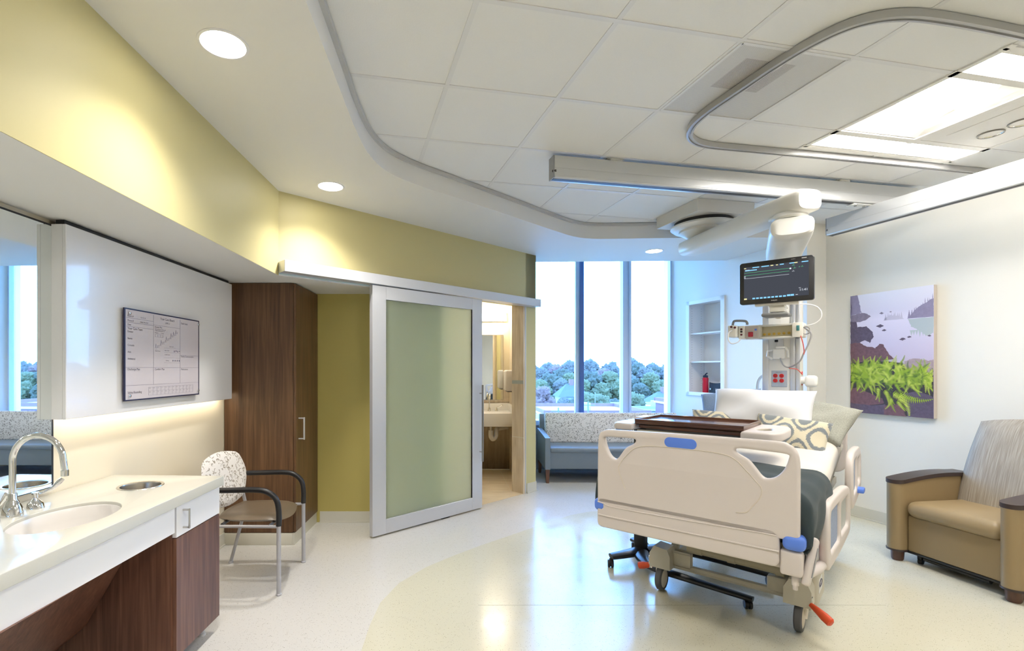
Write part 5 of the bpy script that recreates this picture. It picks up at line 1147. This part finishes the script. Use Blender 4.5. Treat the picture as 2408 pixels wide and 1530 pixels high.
blob([(0, .30), (.08, .275), (.22, .27), (.29, .32), (.31, .36), (.26, .41), (.20, .39), (0, .43)], 5, 4)
blob([(0, .41), (.13, .405), (.22, .44), (.33, .455), (.38, .425), (.43, .43), (.50, .51), (.56, .55), (0, .60)], 6, 5)
for u, v, r_ in ((.39, .278, .05), (.44, .315, .032), (.66, .395, .04), (.735, .38, .03), (.955, .38, .022), (.41, .175, .03), (.52, .17, .016)): blob([(u-r_, v), (u, v-r_*.32), (u+r_, v), (u, v+r_*.25)], 5 if v > .2 else 4, 4, .003)
blob([(.68, .57), (.78, .545), (.95, .565), (1, .56), (1, .75), (.68, .72)], 12, 5)
blob([(0, .58), (.3, .56), (.65, .58), (.75, .66), (1, .67), (1, 1), (0, 1)], 10, 5.5)
blob([(0, .80), (.10, .785), (.26, .83), (.42, .87), (.44, .91), (.25, .93), (.05, .95), (0, .95)], 6, 6); blob([(0, .92), (.25, .93), (.45, .915), (.5, 1), (0, 1)], 5, 6.2); blob([(.44, .93), (.65, .90), (.7, 1), (.44, 1)], 6, 6.3); blob([(.66, .82), (.85, .80), (1, .84), (1, 1), (.72, 1)], 5, 6.1)
def frond(u, v, ang_, Ln, mi, k):
    n = 17; bend = rnd.uniform(-1.0, 1.0); a = ang_; x, y = u, v; st = Ln/n
    for i in range(n):
        w = .042*(1-i/n)*(Ln/.22)+.005
        for sg in (-1, 1):
            la = a+sg*1.15; tx, ty = x+w*math.cos(la)*1.0, y+w*math.sin(la)*.62
            q = [(x, y), (tx, ty), (x+st*.75*math.cos(a), y+st*.75*math.sin(a)*.62)]
            if all(.002 < p[0] < .998 and p[1] < .998 for p in q): b.poly([PC(*p, k) for p in q], mi=mi)
        x += st*math.cos(a); y += st*math.sin(a)*.62; a += bend/n
for k in range(400):
    u = rnd.random(); v = rnd.uniform(.60, .75)
    if u > .6 and v < .64: continue
    frond(u, v, rnd.uniform(-PI, PI) if k % 3 else rnd.uniform(-2.6, -.5), rnd.uniform(.10, .20), rnd.choice([7, 7, 8, 9]), 7+k*.01)
for u, v, a, ln_ in ((.45, .80, 1.0, .22), (.55, .82, .4, .30), (.60, .88, .9, .18), (.62, .83, .55, .40), (.36, .78, 1.3, .2), (.52, .86, 1.5, .2), (.25, .76, .9, .16), (.75, .74, .9, .2), (.9, .70, 1.2, .2), (.12, .76, 1.5, .1)): frond(u, v, a, ln_, 7, 11); frond(u+.01, v+.01, a+.2, ln_*.8, 8, 11.5)
obj('printed_picture', b, PM, cv, 0)
# ================================================================ recessed shelf niche
nm_ = math.atan2(Y0-Y1, BW(Y0)-BW(Y1)); yc = (Y0+Y1)/2
ni = thing('wall_shelf_unit', 'white recessed wall shelf niche beside the windows', 'shelves', (BW(yc), yc, Z0), nm_)
nw = math.hypot(Y1-Y0, BW(Y1)-BW(Y0))/2; nh = Z1-Z0
SHW = mat('white_shelf_melamine', (0.88, 0.88, 0.88), 0.4)
b = B()
b.box(-nw, -nw+.015, 0.0, .26, 0, nh); b.box(nw-.015, nw, 0.0, .26, 0, nh); b.box(-nw, nw, 0.0, .26, nh-.015, nh); b.box(-nw, nw, 0.0, .26, 0, .018); b.box(-nw, nw, .25, .262, 0, nh); obj('niche_box', b, SHW, ni)
b = B(); fw = .05
for q in ((-nw-.018, -nw+.045, -.012, nh+.012), (nw-.045, nw+.018, -.012, nh+.012)): b.box(q[0], q[1], -.016, .004, q[2], q[3], .003, 1)
b.box(-nw-.012, nw+.012, -.016, .004, nh-.035, nh+.012, .003, 1); b.box(-nw-.012, nw+.012, -.016, .004, -.012, .035, .003, 1); obj('face_frame', b, SHW, ni)
for z in (1.495-Z0, 1.865-Z0):
    b = B(); b.box(-nw+.016, nw-.016, .01, .25, z-.009, z+.009, .002, 1); obj('shelf', b, SHW, ni)
b = B()
for x in (.055, .20):
    for k in range(34): b.lathe([(.0028, 0), (.0028, .0015)], 8, M=T(-nw+.0152, x, .08+.032*k, ry=PI/2))
obj('pin_holes', b, DGREY, ni, kind='stuff')
def npos(x, y, z=0): c, s_ = math.cos(nm_), math.sin(nm_); return (BW(yc)+x*c-y*s_, yc+x*s_+y*c, Z0+.018+z)
t = thing('water_bottle', 'red water bottle with a dark lid on the lowest niche shelf', 'bottle', npos(-.13, .12), nm_)
b = B(); b.lathe([(.033, 0), (.036, .006), (.036, .12), (.034, .15), (.036, .19), (.030, .205)], 28); obj('bottle_body', b, mat('bottle_red', srgb(206, 26, 56), 0.25), t)
b = B(); b.lathe([(.031, .205), (.031, .228), (.02, .236)], 24); b.tube([(-.01, 0, .232), (.012, 0, .256), (.03, 0, .262)], .008, 10); obj('bottle_lid', b, mat('lid_dark_blue', (0.02, 0.03, 0.07), 0.4), t)
t = thing('pouch', 'small black fabric pouch beside the red bottle', 'bag', npos(.035, .13), nm_)
b = B()
def pf(u, v, sg): a = u*2-1; return (a*.115*(1-.06*v), sg*(.028*(1-v)**.6*(1-a**4)**.5), v*.135+.012*a*a*v)
b.grid(16, 10, lambda u, v: pf(u, v, 1)); b.grid(16, 10, lambda u, v: pf(u, v, -1)); obj('pouch_body', b, mat('pouch_black', (0.012, 0.014, 0.022), 0.6), t, 60)
b = B(); b.box(-.07, -.05, -.030, -.024, .05, .07, .002); obj('zip_pull', b, ALU, t)
# wall outlet low on the pier beside the sofa
# ================================================================ outside
GZ = -12.0
b = B(); b.poly([(-60, 12, GZ), (520, 12, GZ), (520, 520, GZ), (-60, 520, GZ)]); struct('ground', b, mat('distant_lawn', srgb(120, 128, 104), 0.9, noise=.3, scale=.05), 0)
from mathutils import noise as nz
def treemesh(seed, h, w, sub=4):
    b = B(); rnd = random.Random(seed)
    lobes = [(Vector((rnd.uniform(-.5, .5)*w, rnd.uniform(-.5, .5)*w, h*rnd.uniform(.38, .92))), rnd.uniform(.13, .27)*w) for _ in range(26)]
    for c, r in lobes:
        c = Vector((c.x*(1.2-c.z/h), c.y*(1.2-c.z/h), c.z))
        k = bmesh.ops.create_icosphere(b.bm, subdivisions=4, radius=1.0)
        for v in k['verts']:
            d = v.co.normalized(); q = d*2.2+c
            f = 1+.42*nz.noise(q*1.1)+.36*nz.noise(q*2.9)+.22*nz.noise(q*6.5)
            v.co = c+d*r*f
    me = bpy.data.meshes.new('foliage')
    for f in b.bm.faces: f.smooth = True
    b.bm.to_mesh(me); b.bm.free(); return me
TM_ = [(mat('foliage_hazed_green', srgb(96, 94, 64), 0.9, noise=.3, scale=.9)), (mat('foliage_hazed_grey', srgb(94, 87, 80), 0.9, noise=.22, scale=.7)), (mat('foliage_rust', srgb(116, 88, 84), 0.9, noise=.3, scale=.8)), (mat('foliage_hazed_deep', srgb(80, 79, 65), 0.9, noise=.25, scale=.9))]  # muted foliage colours stand in for the haze of distance
BARK = mat('tree_bark', srgb(84, 74, 66), 0.9)
metypes = {}
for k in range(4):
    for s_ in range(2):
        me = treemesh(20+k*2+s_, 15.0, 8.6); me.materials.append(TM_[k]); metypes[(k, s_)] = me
trb = B(); trb.tube([(0, 0, 0), (0.1, 0, 4), (0, 0.1, 9)], [.45, .35, .15], 8)
trm = bpy.data.meshes.new('trunk'); trb.bm.to_mesh(trm); trb.bm.free(); trm.materials.append(BARK)
KN = ['green tree', 'grey green tree', 'rust coloured tree', 'deep green tree']
rnd = random.Random(5)
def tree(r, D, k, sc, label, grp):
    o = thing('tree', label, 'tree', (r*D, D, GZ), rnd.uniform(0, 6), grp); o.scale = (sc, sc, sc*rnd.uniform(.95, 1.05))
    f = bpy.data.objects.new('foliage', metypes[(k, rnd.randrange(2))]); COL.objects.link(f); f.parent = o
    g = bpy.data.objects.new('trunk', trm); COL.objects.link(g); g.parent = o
ROWN = ['farthest', 'fourth', 'third', 'second', 'nearest']
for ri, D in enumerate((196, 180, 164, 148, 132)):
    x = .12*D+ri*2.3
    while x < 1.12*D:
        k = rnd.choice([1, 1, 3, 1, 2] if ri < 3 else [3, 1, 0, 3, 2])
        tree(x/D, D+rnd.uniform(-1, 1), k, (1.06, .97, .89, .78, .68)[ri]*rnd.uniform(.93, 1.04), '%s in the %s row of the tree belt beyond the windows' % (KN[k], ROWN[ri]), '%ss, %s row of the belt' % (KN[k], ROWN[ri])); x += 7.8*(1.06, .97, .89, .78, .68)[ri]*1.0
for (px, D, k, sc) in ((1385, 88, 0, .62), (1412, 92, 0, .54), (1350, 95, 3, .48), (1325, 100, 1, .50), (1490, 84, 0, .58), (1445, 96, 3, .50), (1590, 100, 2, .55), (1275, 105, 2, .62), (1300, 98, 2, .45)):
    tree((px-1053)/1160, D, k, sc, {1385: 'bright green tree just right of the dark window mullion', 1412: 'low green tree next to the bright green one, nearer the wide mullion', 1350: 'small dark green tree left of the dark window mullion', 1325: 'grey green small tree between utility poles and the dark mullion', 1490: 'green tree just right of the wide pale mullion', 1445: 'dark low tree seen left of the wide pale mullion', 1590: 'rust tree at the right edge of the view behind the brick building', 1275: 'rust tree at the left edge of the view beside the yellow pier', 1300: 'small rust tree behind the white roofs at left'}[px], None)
ROOF = mat('white_roof_membrane', (0.55, 0.55, 0.56), 0.8); BRK = mat('dusty_brick', srgb(128, 92, 98), 0.9, noise=.15, scale=2); WALLO = mat('pale_outside_wall', (0.34, 0.34, 0.36), 0.8); SHG = mat('grey_shingles', srgb(84, 84, 96), 0.9, noise=.15, scale=3)
def bld(label, x0, x1, y0, y1, zt, m, rm=ROOF, name='flat_roof_building'):
    t = thing(name, label, 'building', ((x0+x1)/2, (y0+y1)/2, GZ)); hx, hy = (x1-x0)/2, (y1-y0)/2
    b = B(); b.box(-hx, hx, -hy, hy, 0, zt-GZ-.3); obj('walls', b, m, t, 0)
    b = B(); b.box(-hx-.2, hx+.2, -hy-.2, hy+.2, zt-GZ-.3, zt-GZ); obj('roof', b, rm, t, 0)
    b = B()
    for s_ in (-1, 1): b.box(-hx-.2, hx+.2, s_*hy-.15, s_*hy+.15, zt-GZ, zt-GZ+.5); b.box(s_*hx-.15, s_*hx+.15, -hy, hy, zt-GZ, zt-GZ+.5)
    obj('parapet', b, WALLO if m is not BRK else BRK, t, 0)
    b = B(); b.box(-.9, .9, -.9, .9, zt-GZ, zt-GZ+1.1, .05); obj('roof_unit', b, WALLO, t)
    return t
bld('low wide white roofed building directly below the windows', 2, 42, 30, 50, -3.6, WALLO)
bld('white roofed building with dusty brick walls at the left of the view', 13, 27, 66, 80, -4.6, BRK)
bld('dusty brick building with a sloping white roof at the right of the view', 32, 62, 60, 76, -3.4, BRK)
bld('long white roofed building behind the sofa back, centre of the view', 28, 46, 82, 92, -5.2, WALLO)
def house(label, x, y, w, d, zt, zr):
    t = thing('house', label, 'house', (x, y, GZ)); b = B(); b.box(-w, w, -d, d, 0, zt-GZ); obj('walls', b, WALLO, t, 0)
    b = B(); v = [(-w-.6, -d-.6, zt-GZ), (w+.6, -d-.6, zt-GZ), (w+.6, d+.6, zt-GZ), (-w-.6, d+.6, zt-GZ), (-w*.35, 0, zr-GZ), (w*.35, 0, zr-GZ)]
    for f in ((0, 1, 5, 4), (2, 3, 4, 5), (3, 0, 4), (1, 2, 5), (3, 2, 1, 0)): b.poly([v[q] for q in f])
    obj('roof', b, SHG, t, 0); b = B(); b.box(-.5, .5, -.5, .5, zr-GZ-1.5, zr-GZ+1.0); obj('chimney', b, BRK, t)
house('grey hip roofed house above the brick building', 45.5, 104, 3.6, 3.5, -6.0, -3.3)
house('pale house with grey roof among the trees left of the dark mullion', 29.5, 118, 3.2, 3, -5.0, -2.0)
PO = mat('pole_grey', (0.16, 0.15, 0.15), 0.7)
for x, y, zt, lb in ((13.9, 68-6, .0, 'utility pole left of the others, over the white roof at left'), (18.2, 64, .6, 'utility pole in the middle of the three'), (24.5, 82, 1.0, 'utility pole nearest the dark window mullion')):
    t = thing('utility_pole', lb, 'pole', (x, y, GZ)); b = B(); b.tube([(0, 0, 0), (0, 0, -3.4-GZ+zt)], .10, 8); obj('post', b, PO, t); b = B(); b.box(-.9, .9, -.05, .05, -3.9-GZ+zt, -3.8-GZ+zt); obj('crossarm', b, PO, t)
